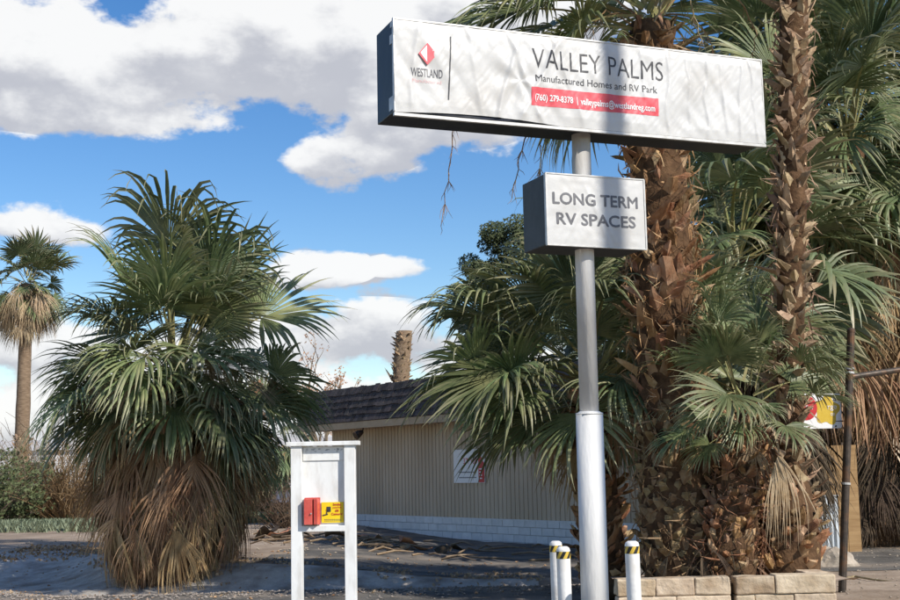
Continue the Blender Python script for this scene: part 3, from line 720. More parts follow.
tufts('dry_grass', 'pale dry litter along the gutter edge', lambda g: (lambda x: (x, interp(x, SWX, SWC) + g.choice((-1, 1, 1)) * interp(x, SWX, SWH) * 1.05 + g.gauss(0, .45)))(g.uniform(-8, 1.5)), 200, .06, 'dry_pale', 3)
def litter(name, label, region, n, s, m, seed):
    rg = random.Random(seed); b = MB()
    for k in range(n):
        x, y = region(rg); z = zg(x, y) + .01; r = s * rg.uniform(.4, 1.3); a = rg.uniform(0, 3.14)
        j = lambda: rg.uniform(.6, 1.15) * r * .6; cs_, sn_ = math.cos(a), math.sin(a); o = Vector((x, y, z + r * .1))
        b.add([o + Vector((cs_ * j() * 1.3, sn_ * j() * 1.3, 0)), o + Vector((-sn_ * j(), cs_ * j(), 0)), o + Vector((-cs_ * j() * 1.3, -sn_ * j() * 1.3, 0)), o + Vector((sn_ * j(), -cs_ * j(), 0)), o + Vector((rg.gauss(0, .15) * r, rg.gauss(0, .15) * r, j() * .8)), o - Vector((0, 0, r * .3))],
              [(0, 1, 4), (1, 2, 4), (2, 3, 4), (3, 0, 4), (1, 0, 5), (2, 1, 5), (3, 2, 5), (0, 3, 5)])
    tag(b.build(name, m), label, 'gravel', kind='stuff')
tufts('straw_litter', 'tan straw litter on the dirt bank behind the gutter', lambda g: (g.uniform(-8.5, -4.5), interp(-6.5, SWX, SWC) + 2.4 + abs(g.gauss(0, 1.6))), 170, .07, 'dry', 9)
litter('gravel', 'loose grey gravel along the edge of the parking apron', lambda g: (lambda x: (x, apron_edge(x) - abs(g.gauss(0, .6))))(g.uniform(-8, 2)), 2600, .035, 'gravel_stone', 4)
litter('leaf_scraps', 'dry leaf scraps and twigs scattered over the gutter and apron', lambda g: (g.uniform(-8, 2), g.uniform(16.5, 23)), 520, .038, 'dry', 14)
litter('dirt_clods', 'small clods and litter on the lit dirt', lambda g: (g.uniform(-9, -2), g.uniform(22, 34)), 700, .04, 'rock', 5)
litter('yard_stones', 'small stones on the dirt yard by the steel post', lambda g: (g.uniform(4.5, 9), g.uniform(14, 25)), 600, .03, 'rock', 6)

# ------------------------------------------------------------------ building
W0 = Vector((-3.26, 35.3, 0)); PHI = math.atan2(-.83, .56)
bld = empty('office_building', W0, 'low tan building with dark shake mansard roof and white block base', 'building', rz=PHI)
LEN, DEP, ZB, ZT = 13.0, 8.0, .50, 2.74
b = MB()   # grooved siding, front face profile along x
per = .155; prof = []
x = 0.0
while x < LEN - per: prof += [(x, 0), (x + per - .03, 0), (x + per - .026, .014), (x + per - .004, .014)]; x += per
prof += [(x, 0), (LEN, 0)]
v = []; f = []
for (px_, py_) in prof: v += [(px_, py_, ZB), (px_, py_, ZT)]
for i in range(len(prof) - 1): f.append((2 * i, 2 * i + 2, 2 * i + 3, 2 * i + 1))
b.add(v, f)
b.add([(0, 0, ZB), (0, DEP, ZB), (0, DEP, ZT), (0, 0, ZT)], [(0, 3, 2, 1)]); b.add([(LEN, 0, ZB), (LEN, DEP, ZB), (LEN, DEP, ZT), (LEN, 0, ZT)], [(0, 1, 2, 3)])
b.add([(0, DEP, ZB), (LEN, DEP, ZB), (LEN, DEP, ZT), (0, DEP, ZT)], [(0, 3, 2, 1)])
b.build('wall', 'siding', bld)
b = MB(); b.box((LEN / 2, DEP / 2 + .02, ZB / 2 - .15), (LEN - .02, DEP, ZB + .28)); fnd = b.build('foundation', 'mortar', bld)
blk = MB(); blk.box((0, 0, 0), (.388, .05, .158)); bo = blk.build('block', 'block_white', fnd, bevel=.006)
me = bo.data; first = True
for row in range(4):
    k = 0; x = .2 - (.2 if row % 2 else 0)
    while x < LEN + .1:
        o = bo if first else bpy.data.objects.new('block', me)
        if not first: link(o, fnd)
        first = False
        o.location = (x, -.012 + random.Random(k * 7 + row).uniform(-.002, .002), .02 + .166 * (row - .5) + .0); x += .398; k += 1
        if k > 44: break
b = MB(); b.box((LEN / 2, -.012, ZB + .004), (LEN, .06, .02)); b.build('sill_trim', 'block_white', bld)
# mansard: eave line proud of the wall, leaning back to the top
E0, EZ, TZ, OFF, BACK = -.62, 2.80, 3.72, .72, .42
x0, x1 = -OFF, LEN + OFF
b = MB(); b.box(((x0 + x1) / 2, E0 / 2 + .1, EZ - .075), (x1 - x0 - .02, abs(E0) + .2, .03)); b.build('soffit', 'fascia', bld)
b = MB(); b.box(((x0 + x1) / 2, E0 - .012, EZ - .03), (x1 - x0, .03, .17)); b.build('fascia', 'fascia', bld)
def rp(x, t, o=0.0):    # point on the mansard slope: t 0 at the eave, 1 at the top
    sl_ = Vector((0, BACK, TZ - EZ)).normalized(); nn_ = Vector((0, -sl_.z, sl_.y))
    return Vector((x, E0 - .02 + BACK * t, EZ + .055 + (TZ - EZ) * t)) + nn_ * o
b = MB(); b.add([rp(x0, 0), rp(x1, 0), rp(x1 - BACK * .3, 1), rp(x0 + BACK * .3, 1), (x0, DEP + .6, EZ + .05), (x1, DEP + .6, EZ + .05), (x1 - BACK * .3, DEP + .2, TZ), (x0 + BACK * .3, DEP + .2, TZ)],
      [(0, 1, 2, 3), (3, 2, 6, 7), (4, 0, 3, 7), (1, 5, 6, 2), (5, 4, 7, 6), (0, 4, 5, 1)]); roof = b.build('roof', 'roof_deck', bld)
rg = random.Random(9); shakes = []
SLEN = math.hypot(BACK, TZ - EZ); NR = 5
shm = []
for w in (.10, .14, .18, .23):
    q = MB(); hh = SLEN / NR * 1.12
    q.add([(-w / 2, 0, 0), (w / 2, 0, 0), (w / 2, 0, hh), (-w / 2, 0, hh), (-w / 2, -.032, 0), (w / 2, -.032, 0), (w / 2, -.008, hh), (-w / 2, -.008, hh)], [(4, 5, 6, 7), (0, 1, 5, 4), (1, 2, 6, 5), (3, 0, 4, 7), (2, 3, 7, 6)])
    mm = bpy.data.meshes.new('shake'); mm.from_pydata([tuple(a) for a in q.v], [], q.f); mm.materials.append(MATS['shake']); shm.append((w, mm))
ang = math.atan2(BACK, TZ - EZ)
for row in range(NR):
    x = x0 - rg.uniform(0, .1)
    while x < x1 - .05:
        w, mm = rg.choice(shm); xc = x + w / 2; t = row / NR
        shakes.append((row, xc, mm, Matrix.Translation(rp(xc, max(0, t + rg.gauss(-.012, .012)), .004 + rg.uniform(0, .006))) @ Euler((-ang + rg.gauss(.0, .012), 0, rg.gauss(0, .008))).to_matrix().to_4x4())); x += w + .012
shakes.sort(key=lambda q: q[1]); b = MB()
for i, (row, xc, mm, mt) in enumerate(shakes):
    if i < 300 and xc < x1: o = bpy.data.objects.new('shake', mm); link(o, roof); o.matrix_local = mt
    else: b.add([mt @ q.co for q in mm.vertices], [tuple(p_.vertices) for p_ in mm.polygons])
o = b.build('shake_cover', 'shake', roof); o['kind'] = 'stuff'
b = MB(); b.box(((x0 + x1) / 2, E0 + BACK + .06, TZ + .035), (x1 - x0 - .2, .16, .05)); b.build('roof_flashing', 'flashing', bld)
# flood lamp under the eave
fx = 2.55
lampb = MB(); lampb.tube([(fx, E0 + .12, EZ - .09), (fx, E0 + .1, EZ - .18), (fx + .02, E0 + .02, EZ - .22)], .02, 6)
la = lampb.build('lamp_arm', 'steel_dark', bld)
lb = MB(); lb.tube([(fx + .02, E0 + .08, EZ - .2), (fx + .02, E0 - .02, EZ - .25), (fx + .02, E0 - .12, EZ - .31)], [.05, .09, .11], 10); lb.build('flood_lamp', 'steel_dark', la)
# banner on the wall
ban = empty('wall_banner', W0 + Matrix.Rotation(PHI, 3, 'Z') @ Vector((5.9, -.03, 1.30)), 'white banner with red band on the tan wall behind palm fans', 'banner', rz=PHI)
def text_mesh(body, size, sx=1.0, spacing=1.0, bold=0.0, align='LEFT'):
    c = bpy.data.curves.new('t', 'FONT'); c.body = body; c.size = size; c.space_character = spacing; c.align_x = align; c.offset = bold; c.resolution_u = 3
    o = bpy.data.objects.new('t', c); COL.objects.link(o); dg = bpy.context.evaluated_depsgraph_get(); dg.update()
    me = bpy.data.meshes.new_from_object(o.evaluated_get(dg)); bpy.data.objects.remove(o)
    for q in me.vertices: q.co.x *= sx
    return me
def lettering(body, size, m, parent, x, z, y=-.004, sx=1.0, spacing=1.0, bold=0.0, width=None, height=None, name='lettering', fn=None, heavy=0):
    """text standing in the local XZ plane facing -Y, lower left corner of its ink at (x, z); scaled to width and height"""
    me = text_mesh(body, size, 1, spacing, bold)
    xs = [q.co.x for q in me.vertices]; ys = [q.co.y for q in me.vertices]
    a0, a1, b0, b1 = min(xs), max(xs), min(ys), max(ys)
    kx = width / (a1 - a0) if width else sx; ky = height / (b1 - b0) if height else 1
    if fn:
        bm = bmesh.new(); bm.from_mesh(me)
        for it in range(4):
            lim = .012 / max(kx, ky); ed = [e for e in bm.edges if e.calc_length() > lim]
            if not ed: break
            bmesh.ops.triangulate(bm, faces=list(bm.faces)); ed = [e for e in bm.edges if e.calc_length() > lim]
            bmesh.ops.subdivide_edges(bm, edges=ed, cuts=1)
        bmesh.ops.triangulate(bm, faces=list(bm.faces)); bm.to_mesh(me); bm.free()
    for q in me.vertices:
        xx = x + (q.co.x - a0) * kx; zz = z + (q.co.y - b0) * ky
        q.co = (xx, y + (fn(xx, zz) if fn else 0), zz)
    if heavy:                                    # thicker strokes: copies shifted by a hair, each a little further out
        base = [(tuple(q.co)) for q in me.vertices]; fc = [tuple(q.vertices) for q in me.polygons]; n = len(base); V = []; F = []
        for k, (ddx, ddz) in enumerate(((0, 0), (heavy, 0), (-heavy, 0), (0, heavy), (0, -heavy))):
            V += [(q[0] + ddx, q[1] - k * .00015, q[2] + ddz) for q in base]; F += [tuple(i + n * k for i in q) for q in fc]
        me = bpy.data.meshes.new('lettering'); me.from_pydata(V, [], F)
    me.materials.clear(); me.update()
    return meshobj(name, me, parent, m)
b = MB(); b.box((.62, 0, .38), (1.24, .02, .76)); b.build('sheet', 'print_white', ban)
b = MB(); b.add([(1.00, -.014, .01), (1.23, -.014, .01), (1.23, -.014, .42), (1.00, -.014, .75)], [(0, 1, 2, 3)]); b.build('red_band', 'sign_red', ban)
lettering('130', .2, 'print_red', ban, .72, .43, -.014, width=.24, height=.13)
lettering('37/', .2, 'print_red', ban, .40, .43, -.014, width=.24, height=.13)
for k, zz in enumerate((.24, .12)):
    b = MB()
    for q in range(10): b.box((.25 + q * .07, -.012, zz), (.05, .006, .025))
    b.build('small_print', 'ink_grey', ban)
b = MB()
for q in range(4): b.box((1.09, -.017, .1 + q * .07), (.1, .004, .028))
b.build('band_print', 'print_white', ban)

# ------------------------------------------------------------------ roadside sign: pole, banner cabinet, lower cabinet
pb = P(595, 600, 10.0); pole_x, pole_y = pb.x, pb.y
pt_ = P(581, 140, 10.0)
sx_top = pt_.x - pole_x
sg = empty('pylon_sign', (pole_x, pole_y, 0), 'tall white pole carrying the long VALLEY PALMS banner and a LONG TERM RV SPACES box', 'sign')
TH = math.atan2(.37, .93)                       # the faces are turned a little to the right
def polex(z): return sx_top * (z - .6) / (pt_.z - .6)
zs = P(592, 413, 10.0).z
b = MB(); b.tube([(polex(-.4), 0, -.4), (polex(zs), 0, zs)], .105, 28); b.build('pole_sleeve', 'pole_paint', sg, smooth=False)
b = MB(); b.tube([(polex(zs), 0, zs - .02), (polex(4.9), 0, 4.9)], .074, 24); b.build('pole', 'pole_paint', sg)
b = MB(); b.tube([(polex(zs), 0, zs - .012), (polex(zs), 0, zs + .012)], [.109, .08], 28); b.build('collar', 'pole_paint', sg)
for nm in ('pole_sleeve', 'pole', 'collar'):
    for o in sg.children:
        if o.name == nm:
            for q in o.data.polygons: q.use_smooth = len(q.vertices) == 4
def plane_hit(px, py, org, ex):
    n_ = Vector((-ex.y, ex.x, 0)); d = ray(px, py); t = (org - EYE).dot(n_) / d.dot(n_); return EYE + d * t
ex = Vector((math.cos(TH), math.sin(TH), 0)); ey = Vector((-math.sin(TH), math.cos(TH), 0))
fo = Vector((pole_x + polex(4.8), pole_y, 0)) - ey * .20     # a point on the front plane of the banner cabinet
def loc2(px, py): h = plane_hit(px, py, fo, ex); d = h - fo; return d.dot(ex), h.z
c = [loc2(395, 18), loc2(763, 60), loc2(763, 143), loc2(392, 113)]
U0 = (c[0][0] + c[3][0]) / 2; U1 = (c[1][0] + c[2][0]) / 2; Z1 = (c[0][1] + c[1][1]) / 2; Z0 = (c[2][1] + c[3][1]) / 2
print('sign', c, U1 - U0, Z1 - Z0)
CW, CH = U1 - U0, Z1 - Z0
cab = MB(); cab.box((CW / 2, .20, CH / 2), (CW - .006, .39, CH - .01)); cabo = cab.build('banner_cabinet', 'cabinet', sg, bevel=.008)
loc = fo + ex * U0; cabo.location = (loc.x - pole_x, loc.y - pole_y, Z0); cabo.rotation_euler = (0, 0, TH)
def wrinkle(u, z):
    s = u / CW; t = z / CH; w = 0
    for (us, slant, amp, wd) in ((.05, .35, .010, .012), (.20, -.4, .008, .013), (.285, .5, .012, .013), (.33, -.9, .013, .014), (.37, 1.2, .012, .014), (.44, -.8, .008, .012), (.55, .25, .006, .012), (.645, -.1, .006, .010), (.72, .12, .007, .009), (.78, -.08, .007, .010), (.83, .10, .008, .009), (.88, -.12, .007, .010), (.93, .15, .009, .009), (.97, -.2, .008, .008)):
        wd *= .6; d = s - us - slant * (t - .5) * .10 - .012 * noise.noise(Vector((t * 3, us * 30, 0)))
        w += amp * 1.5 * math.exp(-(d / wd) ** 2) * (.45 + .8 * abs(noise.noise(Vector((us * 20, t * 2.5, 4)))))
    for (cx, cz) in ((.315, .46),):              # puckered point
        r = math.hypot((s - cx) * CW / CH, t - cz); a = math.atan2(t - cz, (s - cx) * CW / CH); w += .006 * math.cos(a * 5 + 1) * math.exp(-((r - .22) / .2) ** 2)
    w += .014 * noise.noise(Vector((s * 9, t * 2.2, 1))) + .007 * noise.noise(Vector((s * 34 + t * 5, t * 2.5, 2))) + .004 * abs(noise.noise(Vector((s * 60 - t * 9, t * 4, 5))))
    return -(w + .006) * min(1, 8 * min(t, 1 - t) + .15) - .004
def cloth(name, w, h, fn, nx, nz, m, parent, sag=0, ins=0):
    v = []; f = []
    for j in range(nz + 1):
        for i in range(nx + 1):
            u = ins + (w - 2 * ins) * i / nx; zz = h * j / nz
            sg_ = sag * math.sin(min(1, u / (w * .42)) * math.pi) * (1 - j / nz) if sag else 0
            v.append((u, fn(u, zz + sg_), zz + sg_))
    for j in range(nz):
        for i in range(nx): a = j * (nx + 1) + i; f.append((a, a + 1, a + nx + 2, a + nx + 1))
    return pyd(name, v, f, m, parent, smooth=True)
cl_ = cloth('banner', CW, CH, wrinkle, 380, 84, 'banner', cabo, sag=.028)
b = MB()
for (cx, cz, w_, h_) in ((CW / 2, CH - .004, CW + .004, .012), (CW / 2, -.014, CW + .004, .022)): b.box((cx, .005, cz), (w_, .03, h_))
for cx in (.003, CW - .003): b.box((cx, .006, CH / 2), (.010, .032, CH - .02))
b.build('edge_trim', 'frame_alu', cabo)
b = MB()
for (yy, zz, w_, h_) in ((.06, .03, .09, .10), (.05, CH * .74, .05, .07), (.04, CH - .06, .04, .04)): b.box((-.0005, yy, zz + h_ / 2), (.004, w_, h_))
b.build('peeled_patch', 'frame_alu', cabo)
def onb(px, py): h = plane_hit(px, py, fo, ex); d = h - fo; return d.dot(ex) - U0, h.z - Z0
wf = lambda x, z: wrinkle(x, z) - .0022
def put_text(body, corners, m, bold=0, heavy=0, name='lettering', sp=1.0, offs=0.0, parent=None, fn=wf, conv=onb):
    """corners: pixel of the ink's lower left, lower right and upper left in the photograph"""
    (a, b_, c_) = [conv(*q) for q in corners]
    return lettering(body, .2, m, parent, a[0], (a[1] + b_[1]) / 2, offs, width=b_[0] - a[0], height=c_[1] - a[1], bold=bold, heavy=heavy, name=name, fn=fn, spacing=sp)
def quad(name, uvs, m, parent, fn, off=0.0, nx=30, nz=6):
    (a, b_, c_, d_) = [Vector((q[0], 0, q[1])) for q in uvs]; v = []; f = []
    for j in range(nz + 1):
        for i in range(nx + 1):
            q = a.lerp(b_, i / nx).lerp(d_.lerp(c_, i / nx), j / nz); v.append((q.x, fn(q.x, q.z) + off, q.z))
    for j in range(nz):
        for i in range(nx): k = j * (nx + 1) + i; f.append((k, k + 1, k + nx + 2, k + nx + 1))
    return pyd(name, v, f, m, parent, smooth=True)
put_text('VALLEY PALMS', [(531.5, 68.5), (662.5, 81), (530.5, 49)], 'ink', -.0015, parent=cl_)
put_text('Manufactured Homes and RV Park', [(535, 82), (656.5, 93.5), (535, 75)], 'ink', .0, parent=cl_)
quad('red_bar', [onb(530.3, 105.5), onb(658, 116.5), onb(657.5, 99), onb(530.3, 87.3)], 'print_red', cl_, lambda x, z: wrinkle(x, z) - .0015, 0, 160, 16)
put_text('(760) 279-8378', [(534, 102), (572, 106), (534, 94)], 'print_white', 0, .0012, parent=cl_, offs=-.0022)
put_text('|', [(576, 106), (576.6, 106), (576, 97.5)], 'print_white', .0, parent=cl_, offs=-.0022)
put_text('valleypalms@westlandreg.com', [(580, 107), (654, 114), (580, 98.3)], 'print_white', 0, .0012, parent=cl_, offs=-.0022)
put_text('WESTLAND', [(410.5, 76.5), (442, 78.5), (410.5, 68)], 'ink_grey', .0015, parent=cl_)
put_text('Manufactured', [(412, 82.5), (441, 84), (412, 79)], 'print_red_faded', 0, parent=cl_)
kd = [onb(*q) for q in ((426.5, 43.5), (436, 55.5), (426.5, 65.5), (417.5, 54))]
cen = ((kd[0][0] + kd[2][0]) / 2, (kd[0][1] + kd[2][1]) / 2)
def poly(name, pts, m, parent, fn, off=0.0):
    return pyd(name, [(q[0], fn(*q) + off, q[1]) for q in pts], [tuple(range(len(pts)))], m, parent)
poly('logo_diamond', [kd[0], kd[3], kd[2], kd[1]], 'print_red', cl_, lambda x, z: wrinkle(cen[0], cen[1]) - .006)
inn = [(lerp(cen[0], q[0], .86), lerp(cen[1], q[1], .86)) for q in (kd[0], kd[3], kd[2])]
xm = cen[0] - .004
poly('logo_half', [(xm, lerp(cen[1], kd[0][1], .78)), (lerp(cen[0], kd[3][0], .78), cen[1] + .004), (xm, lerp(cen[1], kd[2][1], .74))], 'print_white', cl_, lambda x, z: wrinkle(cen[0], cen[1]) - .0075)
d0, d1 = onb(449.3, 37), onb(447.5, 100)
quad('divider_line', [(d1[0], d1[1]), (d1[0] + .010, d1[1]), (d0[0] + .010, d0[1]), (d0[0], d0[1])], 'ink', cl_, wf, 0, 1, 30)
# lower box sign
fo2 = Vector((pole_x + polex(3.6), pole_y, 0)) - ey * .16
def loc3(px, py): h = plane_hit(px, py, fo2, ex); d = h - fo2; return d.dot(ex), h.z
c = [loc3(546, 173), loc3(645, 179.5), loc3(645, 248), loc3(546.5, 246.5)]
V0, V1 = (c[0][0] + c[3][0]) / 2, (c[1][0] + c[2][0]) / 2; Y0, Y1 = (c[2][1] + c[3][1]) / 2, (c[0][1] + c[1][1]) / 2
BW, BH = V1 - V0, Y1 - Y0
print('box', c, BW, BH)
bx = MB(); bx.box((BW / 2, .215, BH / 2), (BW - .006, .42, BH - .006)); bxo = bx.build('box_cabinet', 'cabinet_grey', sg, bevel=.008)
loc = fo2 + ex * V0; bxo.location = (loc.x - pole_x, loc.y - pole_y, Y0); bxo.rotation_euler = (0, 0, TH)
def wr2(u, z):
    s, t = u / BW, z / BH; w = .004 * noise.noise(Vector((s * 5, t * 4, 7))) + .0022 * noise.noise(Vector((s * 16, t * 9, 3)))
    for (a, sl2, am) in ((.3, .9, .005), (.52, -.7, .006), (.56, -1.0, .004), (.12, .6, .004)): w += am * math.exp(-((s - a - sl2 * (t - .4) * .4) / .02) ** 2) * max(0, 1 - abs(t - .35) * 1.6)
    return -(w + .004) * min(1, 10 * min(s, 1 - s, t, 1 - t) + .1) - .004
fp = cloth('face_panel', BW, BH, wr2, 90, 60, 'banner', bxo, ins=.004)
b = MB()
for (cx, cz, w_, h_) in ((BW / 2, BH - .002, BW + .004, .010), (BW / 2, .002, BW + .004, .010)): b.box((cx, .005, cz), (w_, .03, h_))
for cx in (.002, BW - .002): b.box((cx, .006, BH / 2), (.012, .032, BH - .012))
b.build('edge_trim', 'frame_alu', bxo)
def onc(px, py): h = plane_hit(px, py, fo2, ex); d = h - fo2; return d.dot(ex) - V0, h.z - Y0
w2 = lambda x, z: wr2(x, z) - .0015
put_text('LONG TERM', [(552.5, 204), (637, 208.5), (552.5, 192.5)], 'ink_grey', 0, .0035, parent=fp, fn=w2, conv=onc)
put_text('RV SPACES', [(556.5, 224.5), (635, 228), (556.5, 213)], 'ink_grey', 0, .0035, parent=fp, fn=w2, conv=onc)

# ------------------------------------------------------------------ bollards
bm_ = MB(); bm_.tube([(0, 0, -.3), (0, 0, .985), (0, 0, 1.005), (0, 0, 1.018)], [.052, .052, .047, .03], 22)
def bollard(px, py, Y, label, rz):
    q = P(px, py, Y); h = q.z; lean = (P(px + 2.2, 600, Y) - P(px, 600, Y)).x
    root = empty('bollard', (q.x + .012, q.y, 0), label, 'bollard', 'white bollards guarding the sign pole')
    b = MB(); b.tube([(0, 0, -.3), (0, 0, h - .03), (0, 0, h - .012), (0, 0, h)], [.052, .052, .047, .030], 24); o = b.build('post', 'white_paint', root)
    for q_ in o.data.polygons: q_.use_smooth = len(q_.vertices) == 4
    band = MB(); n = 24; zb = h - .088; ht = .052                     # diagonal black and yellow tape
    for k in range(n):
        for j in range(6):
            a0, a1 = 2 * math.pi * k / n, 2 * math.pi * (k + 1) / n; r_ = .0535; z0 = zb + ht * j / 6; z1 = zb + ht * (j + 1) / 6
            sh0 = j * .09; sh1 = (j + 1) * .09
            band.add([(r_ * math.cos(a0 + sh0), r_ * math.sin(a0 + sh0), z0), (r_ * math.cos(a1 + sh0), r_ * math.sin(a1 + sh0), z0), (r_ * math.cos(a1 + sh1), r_ * math.sin(a1 + sh1), z1), (r_ * math.cos(a0 + sh1), r_ * math.sin(a0 + sh1), z1)], [(0, 1, 2, 3)], (k // 2) % 2)
    band.build('hazard_tape', ['tape_black', 'tape_yellow'], root)
    root.rotation_euler = (0, -.008, rz)
bollard(555, 541, 10.9, 'white bollard half hidden behind another one beside the sign pole', .3)
bollard(562, 546.5, 9.9, 'white bollard overlapping its twin beside the sign pole', .9)
bollard(631, 541, 9.5, 'white bollard standing alone in front of the stone planter', .5)

# ------------------------------------------------------------------ notice board
Yb = 10.5; K = FPX / Yb
q = P(297.5, 600, Yb); q2 = P(351.5, 600, Yb)
nb_ = empty('notice_board', ((q.x + q2.x) / 2, Yb, 0), 'white wooden notice board on two posts with a red box and yellow sign', 'notice board', rz=R(-2))
hw = (q2.x - q.x) / 2; ztop = P(322, 446, Yb).z
zr = P(322, 526, Yb).z
for s in (-1, 1):
    b = MB(); b.box((s * hw, 0, (ztop - .5) / 2), (.088, .088, ztop + .5)); b.build('post', 'board_white', nb_, bevel=.004)
b = MB(); b.box((0, -.005, ztop + .018), (2 * hw + .16, .115, .034)); b.build('cap_board', 'board_white', nb_, bevel=.004)
b = MB(); b.box((0, .012, (ztop + zr) / 2 - .002), (2 * hw - .086, .02, ztop - zr - .004)); b.build('panel', 'board_white', nb_)
b = MB(); b.box((0, -.002, ztop - .062), (2 * hw - .1, .012, .108)); b.build('header_strip', 'board_white', nb_, bevel=.002)
b = MB(); rg = random.Random(3)
for k in range(26): b.box((rg.uniform(-hw + .06, hw - .06), -.009, ztop - .02 - abs(rg.gauss(0, .012))), (rg.uniform(.004, .02), .002, rg.uniform(.003, .01)))
b.build('peeling_paint', 'mortar', nb_)
b = MB(); b.box((0, -.003, zr - .02), (2 * hw - .084, .084, .045)); b.build('bottom_rail', 'board_white', nb_, bevel=.004)
def onboard(px, py): a = P(px, py, Yb - .02); return a.x - nb_.location.x, a.z
a0, a1 = onboard(304.5, 525), onboard(320, 497.5)
bxr = empty('leaflet_box', Vector((nb_.location.x + a0[0], Yb - .045, a0[1])), 'red leaflet box on the white notice board', 'box', rz=R(-2))
w_, h_ = a1[0] - a0[0], a1[1] - a0[1]
b = MB(); b.box((w_ / 2, .03, h_ / 2), (w_, .030, h_)); b.build('back_plate', 'box_red', bxr, bevel=.003)
b = MB(); b.box((w_ * .29, -.012, h_ / 2 - .004), (w_ * .52, .055, h_ - .012)); b.build('leaflet_door', 'box_red', bxr, bevel=.003)
b = MB(); b.box((w_ * .60, .004, h_ / 2), (w_ * .12, .02, h_ - .03)); b.build('slot', 'tape_black', bxr)
b = MB(); b.box((w_ * .80, -.004, h_ / 2 - .004), (w_ * .26, .045, h_ - .012), rot=Euler((0, 0, -.25)).to_matrix()); b.build('side_flap', 'box_red', bxr, bevel=.003)
b = MB(); b.tube([(w_ * .5, -.042, h_ * .42), (w_ * .5, -.052, h_ * .42)], .006, 8); b.build('latch', 'frame_alu', bxr)
a0, a1 = onboard(321.5, 523), onboard(343.5, 502)
ys = empty('camera_notice', Vector((nb_.location.x + a0[0], Yb - .006, a0[1])), 'yellow notice reading Smile you\'re on Camera on the white board', 'sign', rz=R(-2))
w_, h_ = a1[0] - a0[0], a1[1] - a0[1]
b = MB(); b.box((w_ / 2, 0, h_ / 2), (w_, .008, h_)); b.build('plate', 'yellow', ys)
for k, (tx, xw) in enumerate((('Smile', .36), ("you're", .40), ('on', .16), ('Camera!', .52))):
    lettering(tx, .05, 'sign_red', ys, w_ * (.70 - xw / 2), h_ * (.84 - .155 * k) - .002, -.007, width=w_ * xw, height=h_ * .12, bold=.001)
for k in range(2):
    b = MB()
    for j in range(9): b.box((w_ * (.16 + .085 * j), -.005, h_ * (.16 - .07 * k)), (w_ * .06, .003, h_ * .025))
    b.build('small_print', 'ink_grey', ys)
b = MB(); b.box((w_ * .33, -.006, h_ * .66), (w_ * .18, .006, h_ * .24)); b.tube([(w_ * .32, -.009, h_ * .66), (w_ * .32, -.014, h_ * .66)], h_ * .08, 12)
b.box((w_ * .24, -.006, h_ * .47), (w_ * .04, .006, h_ * .14)); b.box((w_ * .17, -.006, h_ * .39), (w_ * .24, .006, h_ * .05), rot=Euler((0, -.2, 0)).to_matrix()); b.build('camera_picture', 'ink', ys)

# ------------------------------------------------------------------ stone planter: two block walls with a gap
def rough_block(name, d, seed, parent, loc, m='planter_stone', rz=0):
    bm = bmesh.new(); bmesh.ops.create_cube(bm, size=1)
    for v_ in bm.verts: v_.co = Vector((v_.co.x * d[0], v_.co.y * d[1], v_.co.z * d[2]))
    bmesh.ops.bevel(bm, geom=list(bm.edges), offset=.014, segments=2, profile=.5, affect='EDGES')
    bmesh.ops.subdivide_edges(bm, edges=[e for e in bm.edges if e.calc_length() > .09], cuts=2, use_grid_fill=True)
    for v_ in bm.verts: v_.co += Vector((noise.noise(v_.co * 9 + Vector((seed, 0, 0))), noise.noise(v_.co * 9 + Vector((0, seed, 0))), noise.noise(v_.co * 9 + Vector((0, 0, seed))))) * .011
    me = bpy.data.meshes.new(name); bm.to_mesh(me); bm.free(); o = meshobj(name, me, parent, m, loc); o.rotation_euler = (0, 0, rz); return o
Yp = 13.75; ZP = .46
def planter(xl, xr, label, seed, yaw, turn):
    a = P(xl, 580, Yp); c = P(xr, 580, Yp); L = c.x - a.x
    root = empty('planter_wall', (a.x, Yp, 0), label, 'planter wall', rz=yaw); rg = random.Random(seed)
    core = MB(); core.box((L / 2, .12, ZP / 2 - .09), (L - .06, .19, ZP + .13)); core.build('core', 'planter_mortar', root)
    rows = [(-.06, .155), (.10, .155), (.26, .185)]
    for r, (z, h) in enumerate(rows):
        x = 0.0; k = 0; cuts = [0.0]
        while cuts[-1] < L - .25: cuts.append(min(L, cuts[-1] + (.40 if not (r % 2 and k == 0) else .2) * rg.uniform(.96, 1.04))); k += 1
        if L - cuts[-1] > .02: cuts[-1] = L
        for i in range(len(cuts) - 1):
            w = cuts[i + 1] - cuts[i]
            hh = h + (rg.uniform(-.012, .008) if r == 2 else 0)
            rough_block('stone_block', (w - .004, .25 + rg.uniform(-.01, .01), hh - .004), seed * 50 + r * 10 + i, root, (cuts[i] + w / 2, .12 + rg.uniform(-.004, .004), z + hh / 2))
    if turn:
        for r, (z, h) in enumerate(rows):
            for i in range(3): rough_block('stone_block', (.25, .39, h - .004), 900 + r * 5 + i, root, (L + (-.02 if r == 2 else .02) + .02 * r - .14, .45 + .395 * i, z + h / 2 + (.0 if i else .01)))
    return root
planter(617, 731, 'tan stone block planter wall under the tall shaggy palm', 3, R(1.5), False)
planter(735.5, 836, 'tan stone block planter wall with a crumbling corner below the small palm', 4, R(.5), True)
sv = []; sf = []
sxs = rng_(1.75, 4.25, .1); sys_ = rng_(13.9, 16.2, .12)
for y in sys_:
    for x in sxs: sv.append((x, y, .36 + .05 * noise.noise(Vector((x * 3, y * 3, 0))) - .36 * sm((y - 14.9) / 1.0) + .002))
for j in range(len(sys_) - 1):
    for i in range(len(sxs) - 1): sf.append((j * len(sxs) + i, j * len(sxs) + i + 1, (j + 1) * len(sxs) + i + 1, (j + 1) * len(sxs) + i))
